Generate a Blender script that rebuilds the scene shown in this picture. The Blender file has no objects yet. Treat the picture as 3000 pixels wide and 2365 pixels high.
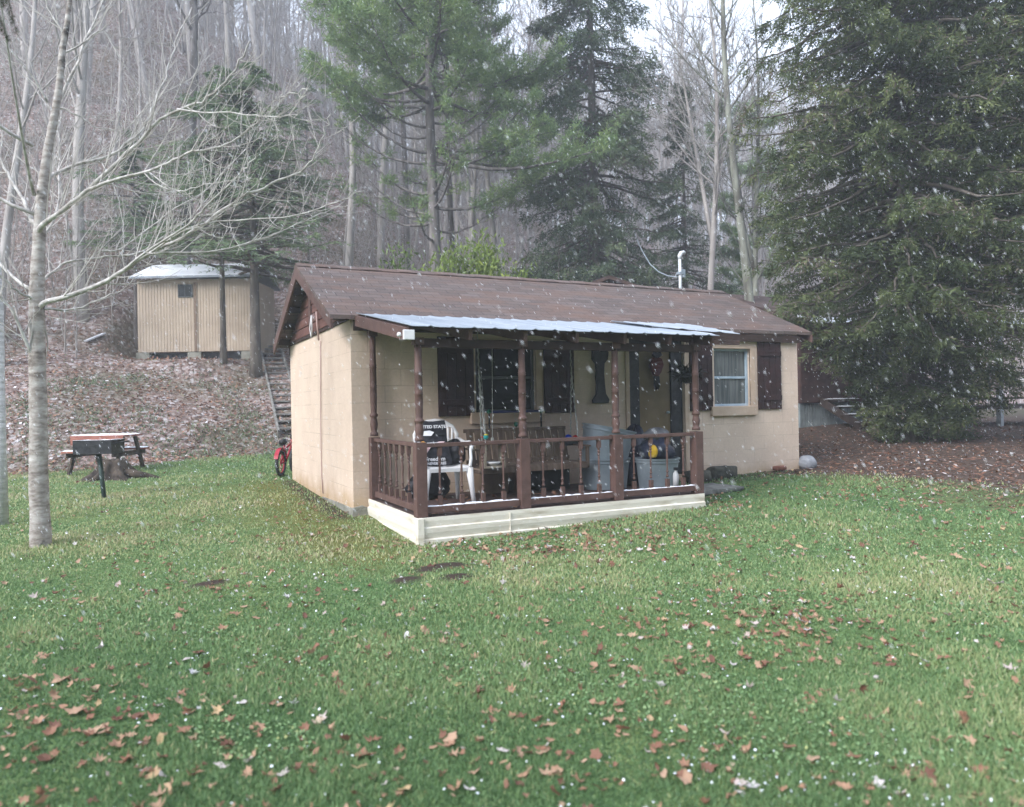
import bpy, math, random
import numpy as np
from mathutils import Vector, Matrix
rnd = random.Random(7); RNG = np.random.default_rng(11)
S = bpy.context.scene; COL = S.collection
# ------------------------------------------------------------------ camera
CAM = np.array([-2.203, -8.754, 1.2856]); YAW, PITCH, ROLL, FPX = 0.4579, 0.0023, -0.0185, 2187.3
_cy, _sy, _cp, _sp, _cr, _sr = math.cos(YAW), math.sin(YAW), math.cos(PITCH), math.sin(PITCH), math.cos(ROLL), math.sin(ROLL)
FW = np.array([_sy*_cp, _cy*_cp, _sp]); _R0 = np.array([_cy, -_sy, 0.0]); _U0 = np.cross(_R0, FW)
RT = _cr*_R0 + _sr*_U0; UP = -_sr*_R0 + _cr*_U0
cd = bpy.data.cameras.new('camera'); cam = bpy.data.objects.new('camera', cd); COL.objects.link(cam); S.camera = cam
cd.sensor_width = 36; cd.lens = 36*FPX/3000; cd.clip_start = 0.05; cd.clip_end = 1000
cd.dof.use_dof = True; cd.dof.focus_distance = 9.5; cd.dof.aperture_fstop = 1.6
cam.matrix_world = Matrix(((RT[0], UP[0], -FW[0], CAM[0]), (RT[1], UP[1], -FW[1], CAM[1]), (RT[2], UP[2], -FW[2], CAM[2]), (0, 0, 0, 1)))
def ray(x, y): return FW + RT*((x-1500)/FPX) - UP*((y-1182.5)/FPX)
def atd(x, y, d): return CAM + d*ray(x, y)
def onY(x, y, Y=0.0):
    r = ray(x, y); return CAM + (Y-CAM[1])/r[1]*r
# ------------------------------------------------------------------ terrain height
def smooth(a, b, x):
    t = np.clip((np.asarray(x, float)-a)/(b-a), 0, 1); return t*t*(3-2*t)
def toe(x): return 8.5 + 9.0*smooth(5.0, 15.0, x) + 0.35*np.sin(np.asarray(x)*0.7+1)
EX = np.array([-600, 0, 300, 600, 850, 1200, 1650, 2150, 3000, 3600.]); EE = np.array([.68, .62, .53, .40, .31, .235, .205, .22, .22, .2])
def height(x, y):
    x = np.asarray(x, float); y = np.asarray(y, float)
    base = 0.025*np.clip(x, -15, 14) + 0.03*np.clip(y, -14, 16)
    base = base + 0.012*np.sin(x*1.3+0.4)*np.cos(y*1.1) + 0.15*np.exp(-((x-14.5)**2+(y-6)**2)/14)
    s = np.maximum(y-toe(x), 0.0)
    k = 0.5+0.5*smooth(6, -4, x)
    h = 0.38*s*smooth(0, 1.6, s) + (0.30+0.22*k)*np.maximum(s-7.5, 0)**1.04
    h = h + 0.10*np.sin(x*0.9+y*0.5)*smooth(0, 4, s)
    q = ((x+.75)*.897-(y-15.6)*.442)/2.05; r_ = ((x+.75)*.442+(y-15.6)*.897)/1.8; pad = 1-smooth(.8, 1.3, np.sqrt(q*q+r_*r_))
    h = h*(1-pad)+(2.76-base)*pad
    base = base+.80*np.maximum(-y-17, 0)*smooth(0, 5, -y-17)  # unseen bank behind the camera, raised to block low sky light
    dx = x-CAM[0]; dy = y-CAM[1]; dep = np.maximum(dx*FW[0]+dy*FW[1], 1.0); lat = dx*RT[0]+dy*RT[1]
    e = np.interp(np.clip(1500+FPX*lat/dep, -600, 3600), EX, EE)
    cap = CAM[2] + e*dep*0.9; z = base + h
    w = smooth(45, 70, np.hypot(dx, dy))
    capped = np.where(z > cap, cap + (z-cap)*0.05, z)
    return z*(1-w) + capped*w
def gz(x, y): return float(height(x, y))
def ghit(px, py, d0=2.0, d1=120.0):
    r = ray(px, py); d = d0; last = d0
    while d < d1:
        P = CAM + d*r
        if P[2] < gz(P[0], P[1]):
            a, b = last, d
            for _ in range(24):
                m = (a+b)/2; P = CAM + m*r
                if P[2] < gz(P[0], P[1]): b = m
                else: a = m
            P = CAM + b*r; return np.array([P[0], P[1], gz(P[0], P[1])]), b
        last = d; d += 0.1 + d*0.01
    P = CAM+d1*r; return P, d1
# ------------------------------------------------------------------ materials
def mat(name, c1, c2=None, scale=6.0, rough=0.85, bump=0.0, bscale=None, metal=0.0, detail=4.0, lo=0.35, hi=0.65, stretch=None, spec=0.3, trans=0.0):
    m = bpy.data.materials.new(name); m.use_nodes = True; nt = m.node_tree; N = nt.nodes; L = nt.links
    b = N['Principled BSDF']; b.inputs['Roughness'].default_value = rough; b.inputs['Metallic'].default_value = metal
    b.inputs['Specular IOR Level'].default_value = spec
    tc = N.new('ShaderNodeTexCoord'); mp = N.new('ShaderNodeMapping'); L.new(tc.outputs['Object'], mp.inputs['Vector'])
    if stretch: mp.inputs['Scale'].default_value = stretch
    if c2 is None: b.inputs['Base Color'].default_value = (*c1, 1)
    else:
        n = N.new('ShaderNodeTexNoise'); n.inputs['Scale'].default_value = scale; n.inputs['Detail'].default_value = detail
        L.new(mp.outputs[0], n.inputs['Vector'])
        r = N.new('ShaderNodeValToRGB'); r.color_ramp.elements[0].position = lo; r.color_ramp.elements[1].position = hi
        r.color_ramp.elements[0].color = (*c1, 1); r.color_ramp.elements[1].color = (*c2, 1)
        L.new(n.outputs['Fac'], r.inputs['Fac']); L.new(r.outputs['Color'], b.inputs['Base Color'])
    if bump:
        n2 = N.new('ShaderNodeTexNoise'); n2.inputs['Scale'].default_value = bscale or scale*4; n2.inputs['Detail'].default_value = 5
        L.new(mp.outputs[0], n2.inputs['Vector']); bp = N.new('ShaderNodeBump'); bp.inputs['Strength'].default_value = bump; bp.inputs['Distance'].default_value = 0.02
        L.new(n2.outputs['Fac'], bp.inputs['Height']); L.new(bp.outputs['Normal'], b.inputs['Normal'])
    return m
def nodes(m): return m.node_tree.nodes, m.node_tree.links, m.node_tree.nodes['Principled BSDF']
def varmat(name, stops, rough=0.8, spec=0.25, transl=0.0):
    """colour picked per leaf / needle from the face attribute 'var'"""
    m = bpy.data.materials.new(name); m.use_nodes = True; N, L, b = nodes(m)
    b.inputs['Roughness'].default_value = rough; b.inputs['Specular IOR Level'].default_value = spec
    a = N.new('ShaderNodeAttribute'); a.attribute_name = 'var'; r = N.new('ShaderNodeValToRGB'); cr = r.color_ramp
    cr.elements[0].position = stops[0][0]; cr.elements[0].color = (*stops[0][1], 1)
    cr.elements[1].position = stops[-1][0]; cr.elements[1].color = (*stops[-1][1], 1)
    for p, c in stops[1:-1]:
        e = cr.elements.new(p); e.color = (*c, 1)
    L.new(a.outputs['Fac'], r.inputs['Fac']); L.new(r.outputs['Color'], b.inputs['Base Color'])
    if transl:
        t = N.new('ShaderNodeBsdfTranslucent'); mx = N.new('ShaderNodeMixShader'); mx.inputs[0].default_value = transl
        L.new(r.outputs['Color'], t.inputs['Color']); L.new(b.outputs[0], mx.inputs[1]); L.new(t.outputs[0], mx.inputs[2])
        L.new(mx.outputs[0], N['Material Output'].inputs['Surface'])
    return m
# ------------------------------------------------------------------ object helpers
def tag(o, label=None, cat=None, group=None, kind=None):
    if label: o['label'] = label
    if cat: o['category'] = cat
    if group: o['group'] = group
    if kind: o['kind'] = kind
    return o
def empty(name, loc=(0, 0, 0), rz=0.0):
    o = bpy.data.objects.new(name, None); COL.objects.link(o); o.location = tuple(float(v) for v in loc); o.rotation_euler = (0, 0, rz); o.empty_display_size = 0.2
    return o
def link(name, me, parent=None, m=None, smooth_=False):
    o = bpy.data.objects.new(name, me); COL.objects.link(o)
    if m is not None: me.materials.append(m)
    if smooth_: me.polygons.foreach_set('use_smooth', [True]*len(me.polygons))
    if parent is not None:
        o.parent = parent
    return o
class MB:
    def __init__(s): s.v = []; s.f = []; s.n = 0
    def add(s, vs, fs):
        s.v.extend([tuple(float(c) for c in p) for p in vs]); s.f.extend([tuple(i+s.n for i in f) for f in fs]); s.n += len(vs); return s
    def box(s, x0, y0, z0, x1, y1, z1):
        return s.add([(x0, y0, z0), (x1, y0, z0), (x1, y1, z0), (x0, y1, z0), (x0, y0, z1), (x1, y0, z1), (x1, y1, z1), (x0, y1, z1)],
                     [(0, 3, 2, 1), (4, 5, 6, 7), (0, 1, 5, 4), (1, 2, 6, 5), (2, 3, 7, 6), (3, 0, 4, 7)])
    def beam(s, a, b, w, h, up=(0, 0, 1)):
        a = np.array(a, float); b = np.array(b, float); d = b-a; d /= np.linalg.norm(d); sd = np.cross(d, up); sd /= np.linalg.norm(sd); u = np.cross(sd, d)
        vs = []
        for P in (a, b):
            for i, j in ((-1, -1), (1, -1), (1, 1), (-1, 1)): vs.append(P+sd*i*w/2+u*j*h/2)
        return s.add(vs, [(0, 1, 2, 3), (7, 6, 5, 4), (0, 4, 5, 1), (1, 5, 6, 2), (2, 6, 7, 3), (3, 7, 4, 0)])
    def tube(s, pts, rad, n=6, cap=True):
        pts = np.array(pts, float); k = len(pts)
        if np.isscalar(rad): rad = [rad]*k
        t = np.gradient(pts, axis=0); t /= (np.linalg.norm(t, axis=1, keepdims=True)+1e-9)
        ref = np.array([0.31, 0.17, 0.94]) if abs(t[0][2]) < 0.9 else np.array([0.95, 0.2, 0.1])
        vs = []; u = np.cross(t[0], ref); u /= np.linalg.norm(u)
        for i in range(k):
            u = u-t[i]*u.dot(t[i]); u /= (np.linalg.norm(u)+1e-9); w = np.cross(t[i], u)
            for j in range(n):
                a = 2*math.pi*j/n; vs.append(pts[i]+rad[i]*(math.cos(a)*u+math.sin(a)*w))
        fs = [(i*n+j, i*n+(j+1) % n, (i+1)*n+(j+1) % n, (i+1)*n+j) for i in range(k-1) for j in range(n)]
        if cap: fs += [tuple(range(n-1, -1, -1)), tuple(range((k-1)*n, k*n))]
        return s.add(vs, fs)
    def lathe(s, prof, o=(0, 0, 0), n=16, cap=True):
        vs = []; k = len(prof)
        for r, z in prof:
            for j in range(n):
                a = 2*math.pi*(j+0.5)/n; vs.append((o[0]+r*math.cos(a), o[1]+r*math.sin(a), o[2]+z))
        fs = [(i*n+j, i*n+(j+1) % n, (i+1)*n+(j+1) % n, (i+1)*n+j) for i in range(k-1) for j in range(n)]
        if cap: fs += [tuple(range(n-1, -1, -1)), tuple(range((k-1)*n, k*n))]
        return s.add(vs, fs)
    def prism(s, poly, off):
        """poly: 3-D outline, extruded by off"""
        n = len(poly); off = np.array(off, float); vs = [np.array(p, float) for p in poly]; vs += [p+off for p in vs]
        return s.add(vs, [tuple(range(n-1, -1, -1)), tuple(range(n, 2*n))]+[(i, (i+1) % n, n+(i+1) % n, n+i) for i in range(n)])
    def quad(s, a, b, c, d): return s.add([a, b, c, d], [(0, 1, 2, 3)])
    def mesh(s, name):
        me = bpy.data.meshes.new(name); me.from_pydata(s.v, [], s.f); me.update(); return me
    def build(s, name, m, parent=None, bevel=0.0, sm=False, weld=False):
        me = s.mesh(name); o = link(name, me, parent, m, sm)
        if bevel:
            md = o.modifiers.new('bevel', 'BEVEL'); md.width = bevel; md.segments = 2; md.limit_method = 'ANGLE'
        return o
def npmesh(name, V, F, var=None):
    """fast mesh: V (n,3), F (m,k) all faces of k corners; var (m,) face attribute"""
    me = bpy.data.meshes.new(name); V = np.ascontiguousarray(V, dtype=np.float32); F = np.ascontiguousarray(F, dtype=np.int32); m, k = F.shape
    me.vertices.add(len(V)); me.vertices.foreach_set('co', V.ravel()); me.loops.add(m*k); me.loops.foreach_set('vertex_index', F.ravel())
    me.polygons.add(m); me.polygons.foreach_set('loop_start', np.arange(0, m*k, k, dtype=np.int32)); me.polygons.foreach_set('loop_total', np.full(m, k, dtype=np.int32))
    if var is not None:
        a = me.attributes.new('var', 'FLOAT', 'FACE'); a.data.foreach_set('value', np.ascontiguousarray(var, dtype=np.float32))
    me.update(calc_edges=True); me.validate(); return me
def unit(a): return a/(np.linalg.norm(a, axis=-1, keepdims=True)+1e-9)
def cards(P, D, Ln, Wd, rng, tilt=None, mid=0.45):
    """rhombic blades: base P, direction D, length, width -> V, F"""
    n = len(P); D = unit(D); ref = rng.normal(size=(n, 3)) if tilt is None else tilt
    sd = unit(np.cross(D, ref)); Ln = np.broadcast_to(np.asarray(Ln), (n,))[:, None]; Wd = np.broadcast_to(np.asarray(Wd), (n,))[:, None]
    m = P+D*Ln*mid; V = np.stack([P, m+sd*Wd/2, P+D*Ln, m-sd*Wd/2], 1).reshape(-1, 3); F = np.arange(4*n).reshape(-1, 4)
    return V, F
# ------------------------------------------------------------------ world, sun
SUN_EL, SUN_AZ = math.radians(36), math.radians(251)      # azimuth measured clockwise from +Y (light comes from the left, in front of the gable)
w = bpy.data.worlds.new('World'); S.world = w; w.use_nodes = True; N = w.node_tree.nodes; L = w.node_tree.links
bg = N['Background']; sk = N.new('ShaderNodeTexSky'); sk.sky_type = 'NISHITA'; sk.sun_disc = False; sk.sun_elevation = SUN_EL; sk.sun_rotation = SUN_AZ
sk.air_density = 1.0; sk.dust_density = 4.0; sk.ozone_density = 1.0
hs = N.new('ShaderNodeHueSaturation'); hs.inputs['Saturation'].default_value = 0.32
cl = N.new('ShaderNodeMixRGB'); cl.blend_type = 'MIX'; cl.inputs[0].default_value = 0.72; cl.inputs[2].default_value = (9.3, 10.6, 12.8, 1)
L.new(sk.outputs[0], hs.inputs['Color']); L.new(hs.outputs[0], cl.inputs[1]); L.new(cl.outputs[0], bg.inputs['Color']); bg.inputs['Strength'].default_value = 0.082
sd_ = bpy.data.lights.new('sun', 'SUN'); sd_.energy = 2.2; sd_.angle = math.radians(25); sd_.color = (1.0, 0.98, 0.965); sun = bpy.data.objects.new('sun', sd_); COL.objects.link(sun)
sdir = Vector((math.sin(SUN_AZ)*math.cos(SUN_EL), math.cos(SUN_AZ)*math.cos(SUN_EL), math.sin(SUN_EL)))
sun.rotation_euler = (-sdir).to_track_quat('-Z', 'Y').to_euler()
S.view_settings.view_transform = 'Standard'; S.view_settings.look = 'None'; S.view_settings.gamma = 1.0; S.view_settings.exposure = 1.52
S.render.engine = 'CYCLES'; S.cycles.max_bounces = 5; S.cycles.diffuse_bounces = 3; S.cycles.transparent_max_bounces = 16; S.cycles.volume_bounces = 1
S.cycles.use_denoising = True
# ------------------------------------------------------------------ ground sheet
def axis(lo, hi, n, c, k):
    t = np.linspace(-1, 1, n); a = np.sinh(k*t)/np.sinh(k); return np.where(a < 0, c+(-a)*(lo-c)/1.0, c+a*(hi-c))
gx = axis(-130, 170, 380, 1.0, 4.2); gy = axis(-70, 190, 440, 0.0, 4.0)
GX, GY = np.meshgrid(gx, gy, indexing='ij'); GZ = height(GX, GY)
MOLE = [ghit(*p)[0] for p in ((615, 1715), (1320, 1662), (1190, 1705), (1335, 1695), (1265, 1672))]
for i, M_ in enumerate(MOLE): GZ = GZ + 0.03*np.exp(-(((GX-M_[0])/0.15)**2+((GY-M_[1])/0.12)**2))
V = np.stack([GX, GY, GZ], -1).reshape(-1, 3); nx, ny = len(gx), len(gy); I = np.arange(nx*ny).reshape(nx, ny)
F = np.stack([I[:-1, :-1], I[1:, :-1], I[1:, 1:], I[:-1, 1:]], -1).reshape(-1, 4)
fc = V[F].mean(1); onhill = fc[:, 1]-toe(fc[:, 0]) > 0
def dryness(x, y):   # brown needle-strewn earth under and round the spruces
    return smooth(3.9, 8.2, x+.40*y+.5*np.sin(y*1.3)+.3*np.sin(x*1.9+y))*(1-smooth(5.5, 8, y)*(1-.7*smooth(12, 15, x)))
def mossy(x, y):     # yellow moss along the gable wall
    return np.exp(-((x+0.45)/0.75)**2)*smooth(-3.6, -1.8, y)*(1-smooth(3.5, 5, y))
gm = bpy.data.materials.new('lawn_soil'); gm.use_nodes = True; N, L, b = nodes(gm); b.inputs['Roughness'].default_value = 0.95; b.inputs['Specular IOR Level'].default_value = 0.1
tc = N.new('ShaderNodeTexCoord')
def noise(N, L, vec, sc, det=5, rough=0.6):
    n = N.new('ShaderNodeTexNoise'); n.inputs['Scale'].default_value = sc; n.inputs['Detail'].default_value = det; n.inputs['Roughness'].default_value = rough; L.new(vec, n.inputs['Vector']); return n.outputs['Fac']
def ramp(N, L, fac, stops):
    r = N.new('ShaderNodeValToRGB'); cr = r.color_ramp; cr.elements[0].position = stops[0][0]; cr.elements[0].color = (*stops[0][1], 1); cr.elements[1].position = stops[-1][0]; cr.elements[1].color = (*stops[-1][1], 1)
    for p, c in stops[1:-1]: e = cr.elements.new(p); e.color = (*c, 1)
    L.new(fac, r.inputs['Fac']); return r.outputs['Color']
def mixc(N, L, fac, a, c, mode='MIX'):
    m = N.new('ShaderNodeMixRGB'); m.blend_type = mode
    for i, v in ((0, fac), (1, a), (2, c)):
        if isinstance(v, (int, float)): m.inputs[i].default_value = v
        elif isinstance(v, tuple): m.inputs[i].default_value = (*v, 1)
        else: L.new(v, m.inputs[i])
    return m.outputs[0]
O = tc.outputs['Object']
g1 = ramp(N, L, noise(N, L, O, 9), [(0.3, (0.065, 0.095, 0.040)), (0.5, (0.105, 0.160, 0.065)), (0.72, (0.17, 0.20, 0.10))])
g2 = ramp(N, L, noise(N, L, O, 0.8, 3), [(0.4, (0.85, 1.0, 0.9)), (0.65, (1.25, 1.1, 0.95))]); gg = mixc(N, L, 1.0, g1, g2, 'MULTIPLY')
at = N.new('ShaderNodeAttribute'); at.attribute_name = 'dry'; am = N.new('ShaderNodeAttribute'); am.attribute_name = 'moss'; ad = N.new('ShaderNodeAttribute'); ad.attribute_name = 'soil'
mo = ramp(N, L, noise(N, L, O, 14), [(0.35, (0.09, 0.10, 0.03)), (0.7, (0.19, 0.18, 0.06))])
dr = ramp(N, L, noise(N, L, O, 11), [(0.3, (0.055, 0.038, 0.030)), (0.55, (0.10, 0.070, 0.056)), (0.75, (0.16, 0.12, 0.10))])
def thr(fac, nz, k=1.0):
    m = N.new('ShaderNodeMath'); m.operation = 'ADD'; L.new(fac, m.inputs[0]); L.new(nz, m.inputs[1]); r = N.new('ShaderNodeMapRange'); r.inputs['From Min'].default_value = 0.70; r.inputs['From Max'].default_value = 1.30; L.new(m.outputs[0], r.inputs['Value']); return r.outputs[0]
nz = noise(N, L, O, 4.0, 8, 0.7)
c = mixc(N, L, thr(am.outputs['Fac'], nz), gg, mo); c = mixc(N, L, thr(at.outputs['Fac'], nz), c, dr)
c = mixc(N, L, thr(ad.outputs['Fac'], nz), c, (0.055, 0.040, 0.032)); L.new(c, b.inputs['Base Color'])
bp = N.new('ShaderNodeBump'); bp.inputs['Strength'].default_value = 0.8; bp.inputs['Distance'].default_value = 0.03; L.new(noise(N, L, O, 45, 6), bp.inputs['Height']); L.new(bp.outputs[0], b.inputs['Normal'])
def part_mesh(name, mask, m):
    f = F[mask]; u, inv = np.unique(f, return_inverse=True); me = npmesh(name, V[u], inv.reshape(-1, 4))
    x, y = V[u][:, 0], V[u][:, 1]
    soil = np.zeros(len(u))
    for M_ in MOLE: soil = np.maximum(soil, 1.15*np.exp(-(((x-M_[0])/0.16)**2+((y-M_[1])/0.11)**2)))
    soil = np.maximum(soil, 0.8*np.exp(-((x+0.12)/0.16)**2)*smooth(-.4, .2, y)*(1-smooth(3.6, 4.4, y)))
    soil = np.maximum(soil, 0.75*np.exp(-((y+0.35-(x-5)*0.05)/0.25)**2)*smooth(4.0, 4.4, x)*(1-smooth(7, 7.6, x)))
    for nme, val in (('dry', dryness(x, y)), ('moss', 0.75*mossy(x, y)), ('soil', soil)):
        a = me.attributes.new(nme, 'FLOAT', 'POINT'); a.data.foreach_set('value', np.ascontiguousarray(val, dtype=np.float32))
    me.polygons.foreach_set('use_smooth', [True]*len(me.polygons)); o = link(name, me, None, m); tag(o, kind='structure'); return o
behind = fc[:, 1] < -18.5
part_mesh('lawn', ~onhill & ~behind, gm); part_mesh('unseen_shade_slope', behind, mat('shade_slope_dark', (.018, .028, .016), (.05, .06, .04), 1.5, 1.0, .8, 6))  # unseen dark slope behind the camera, added to dim the cottage front
hm = bpy.data.materials.new('leaf_litter_soil'); hm.use_nodes = True; N, L, b = nodes(hm); b.inputs['Roughness'].default_value = 1.0; b.inputs['Specular IOR Level'].default_value = 0.05
tc = N.new('ShaderNodeTexCoord'); O = tc.outputs['Object']
vo = N.new('ShaderNodeTexVoronoi'); vo.inputs['Scale'].default_value = 11; L.new(O, vo.inputs['Vector']); hv = N.new('ShaderNodeSeparateColor'); L.new(vo.outputs['Color'], hv.inputs[0])
c = ramp(N, L, hv.outputs[0], [(0.0, (0.13, 0.095, 0.085)), (0.45, (0.25, 0.18, 0.16)), (0.8, (0.35, 0.28, 0.26)), (1.0, (0.50, 0.47, 0.48))])
c = mixc(N, L, ramp(N, L, noise(N, L, O, 0.5, 6, .7), [(0.42, (0, 0, 0)), (0.62, (0.55, 0.55, 0.55))]), c, (0.085, 0.09, 0.045)); L.new(c, b.inputs['Base Color'])
bp = N.new('ShaderNodeBump'); bp.inputs['Strength'].default_value = 1.0; bp.inputs['Distance'].default_value = 0.06; L.new(noise(N, L, O, 14, 6), bp.inputs['Height']); L.new(bp.outputs[0], b.inputs['Normal'])
part_mesh('hillside', onhill, hm)
# ------------------------------------------------------------------ materials of the cottage
def wall_mat(name, ca, cb, clad=None):
    m = bpy.data.materials.new(name); m.use_nodes = True; N, L, b = nodes(m); b.inputs['Roughness'].default_value = 0.75; b.inputs['Specular IOR Level'].default_value = 0.25
    tc = N.new('ShaderNodeTexCoord'); sp = N.new('ShaderNodeSeparateXYZ'); L.new(tc.outputs['Object'], sp.inputs[0]); ad = N.new('ShaderNodeMath'); ad.operation = 'ADD'
    L.new(sp.outputs[0], ad.inputs[0]); L.new(sp.outputs[1], ad.inputs[1]); zz = N.new('ShaderNodeMath'); zz.operation = 'ADD'; zz.inputs[1].default_value = 10*0.2032-2.36+0.2032*2; L.new(sp.outputs[2], zz.inputs[0])
    cb_ = N.new('ShaderNodeCombineXYZ'); L.new(ad.outputs[0], cb_.inputs[0]); L.new(zz.outputs[0], cb_.inputs[1])
    br = N.new('ShaderNodeTexBrick'); br.inputs['Scale'].default_value = 1; br.inputs['Brick Width'].default_value = 0.4064; br.inputs['Row Height'].default_value = 0.2032; br.inputs['Mortar Size'].default_value = 0.004; br.inputs['Mortar Smooth'].default_value = 0.4
    L.new(cb_.outputs[0], br.inputs['Vector']); O = tc.outputs['Object']
    base = ramp(N, L, noise(N, L, O, 2.2, 6), [(0.3, ca), (0.7, cb)])
    base = mixc(N, L, 1.0, base, ramp(N, L, noise(N, L, O, 30, 3), [(0.3, (0.94, 0.94, 0.94)), (0.7, (1.05, 1.05, 1.05))]), 'MULTIPLY')
    mo = N.new('ShaderNodeMath'); mo.operation = 'MULTIPLY'; L.new(br.outputs['Fac'], mo.inputs[0]); L.new(ramp(N, L, noise(N, L, O, 1.6, 3), [(0.42, (0, 0, 0)), (0.62, (0.42, 0.42, 0.42))]), mo.inputs[1])
    base = mixc(N, L, mo.outputs[0], base, (0.16, 0.11, 0.075))
    # damp, yellowed splash-back stain with a ragged edge above the soil
    st = N.new('ShaderNodeMath'); st.operation = 'MULTIPLY_ADD'; st.inputs[1].default_value = -1.7; st.inputs[2].default_value = 0.62; L.new(sp.outputs[2], st.inputs[0])
    s2 = N.new('ShaderNodeMath'); s2.operation = 'ADD'; L.new(st.outputs[0], s2.inputs[0]); L.new(noise(N, L, O, 3.5, 7, .65), s2.inputs[1]); mr = N.new('ShaderNodeMapRange'); mr.inputs['From Min'].default_value = 0.55; mr.inputs['From Max'].default_value = 1.25; L.new(s2.outputs[0], mr.inputs['Value'])
    base = mixc(N, L, mr.outputs[0], base, (0.36, 0.23, 0.10)); L.new(base, b.inputs['Base Color'])
    bp = N.new('ShaderNodeBump'); bp.inputs['Strength'].default_value = 0.35; bp.inputs['Distance'].default_value = 0.01; bp.invert = True; L.new(br.outputs['Fac'], bp.inputs['Height'])
    b2 = N.new('ShaderNodeBump'); b2.inputs['Strength'].default_value = 0.35; b2.inputs['Distance'].default_value = 0.006; L.new(noise(N, L, O, 60, 5), b2.inputs['Height']); L.new(bp.outputs[0], b2.inputs['Normal']); L.new(b2.outputs[0], b.inputs['Normal'])
    return m
M = {}
M['wall'] = wall_mat('painted_block', (0.57, 0.445, 0.355), (0.66, 0.53, 0.425))
M['trim'] = mat('tan_trim', (0.45, 0.335, 0.25), (0.53, 0.405, 0.31), 5, 0.7, 0.2, 40)
M['brown'] = mat('brown_paint', (0.088, 0.050, 0.042), (0.122, 0.070, 0.060), 9, 0.6, 0.3, 50)
M['brown2'] = mat('brown_boards', (0.10, 0.045, 0.037), (0.17, 0.080, 0.064), 4, 0.75, 0.5, 30, stretch=(1, 0.3, 3))
M['shutter'] = mat('dark_shutter', (0.020, 0.008, 0.008), (0.036, 0.013, 0.012), 6, 0.6, 0.3, 40)
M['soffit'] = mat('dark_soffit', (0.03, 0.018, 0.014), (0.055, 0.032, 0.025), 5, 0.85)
M['glass'] = mat('window_glass', (0.010, 0.014, 0.014), rough=0.12, spec=0.22)
M['curtain'] = mat('curtain_behind_glass', (0.07, 0.08, 0.08), (0.16, 0.17, 0.165), 3, 0.3, stretch=(9, 1, 0.8), spec=0.5)
M['frame'] = mat('bluish_vinyl_frame', (0.33, 0.42, 0.50), (0.42, 0.50, 0.57), 8, 0.5)
M['dframe'] = mat('dark_sash', (0.05, 0.06, 0.062), (0.09, 0.10, 0.10), 8, 0.5)
M['siding'] = mat('cream_vinyl', (0.42, 0.36, 0.26), (0.69, 0.65, 0.56), 2.2, 0.6, 0.15, 30, lo=.25, hi=.5, stretch=(1.2, 1.2, 5))
M['snow'] = mat('snow', (0.80, 0.83, 0.90), (0.90, 0.92, 0.96), 20, 0.7, 0.5, 60)
M['deck'] = mat('deck_boards', (0.055, 0.034, 0.031), (0.10, 0.066, 0.06), 5, 0.7, 0.4, 30, stretch=(6, .5, 1))
M['white'] = mat('white_plastic', (0.66, 0.66, 0.68), (0.74, 0.73, 0.73), 6, 0.4)
M['black'] = mat('black_fabric', (0.006, 0.006, 0.009), (0.016, 0.016, 0.022), 9, 0.55, 0.8, 12)
M['iron'] = mat('black_iron', (0.012, 0.013, 0.017), (0.03, 0.032, 0.036), 14, 0.5, 0.3, 60)
M['galv'] = mat('galvanised_steel', (0.25, 0.30, 0.34), (0.36, 0.41, 0.45), 3, 0.45, 0.15, 30, metal=0.35)
M['rope'] = mat('pale_rope', (0.30, 0.31, 0.30), (0.50, 0.50, 0.47), 60, 0.9, 0.8, 120)
M['swingwood'] = mat('weathered_swing_wood', (0.09, 0.062, 0.045), (0.17, 0.125, 0.095), 5, 0.8, 0.5, 30, stretch=(5, 2, .6))
M['stone'] = mat('grey_stone', (0.10, 0.10, 0.095), (0.20, 0.20, 0.19), 9, 0.9, 0.9, 20)
M['concrete'] = mat('old_concrete', (0.16, 0.16, 0.13), (0.30, 0.29, 0.25), 5, 0.95, 0.7, 25)
M['conduit'] = mat('pinkish_conduit', (0.42, 0.29, 0.26), (0.48, 0.34, 0.31), 9, 0.5)
sh = bpy.data.materials.new('brown_shingles'); sh.use_nodes = True; N, L, b = nodes(sh); b.inputs['Roughness'].default_value = 0.8; b.inputs['Specular IOR Level'].default_value = 0.25
tc = N.new('ShaderNodeTexCoord'); sp = N.new('ShaderNodeSeparateXYZ'); L.new(tc.outputs['Object'], sp.inputs[0]); cb = N.new('ShaderNodeCombineXYZ'); L.new(sp.outputs[0], cb.inputs[0]); L.new(sp.outputs[1], cb.inputs[1])
br = N.new('ShaderNodeTexBrick'); br.inputs['Scale'].default_value = 1; br.inputs['Brick Width'].default_value = 0.3; br.inputs['Row Height'].default_value = 0.128; br.inputs['Mortar Size'].default_value = 0.006
br.inputs['Color1'].default_value = (0.098, 0.076, 0.069, 1); br.inputs['Color2'].default_value = (0.142, 0.113, 0.104, 1); br.inputs['Mortar'].default_value = (0.06, 0.045, 0.048, 1); L.new(cb.outputs[0], br.inputs['Vector']); O = tc.outputs['Object']
mpn = N.new('ShaderNodeMapping'); mpn.inputs['Scale'].default_value = (0.8, 2.6, 1); L.new(O, mpn.inputs[0])
c = mixc(N, L, ramp(N, L, noise(N, L, mpn.outputs[0], 1.3, 6, .65), [(0.45, (0, 0, 0)), (0.68, (0.6, 0.6, 0.6))]), br.outputs['Color'], (0.17, 0.095, 0.068))
c = mixc(N, L, ramp(N, L, noise(N, L, mpn.outputs[0], 9, 5, .7), [(0.62, (0, 0, 0)), (0.80, (0.6, 0.6, 0.6))]), c, (0.30, 0.19, 0.14))
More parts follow.
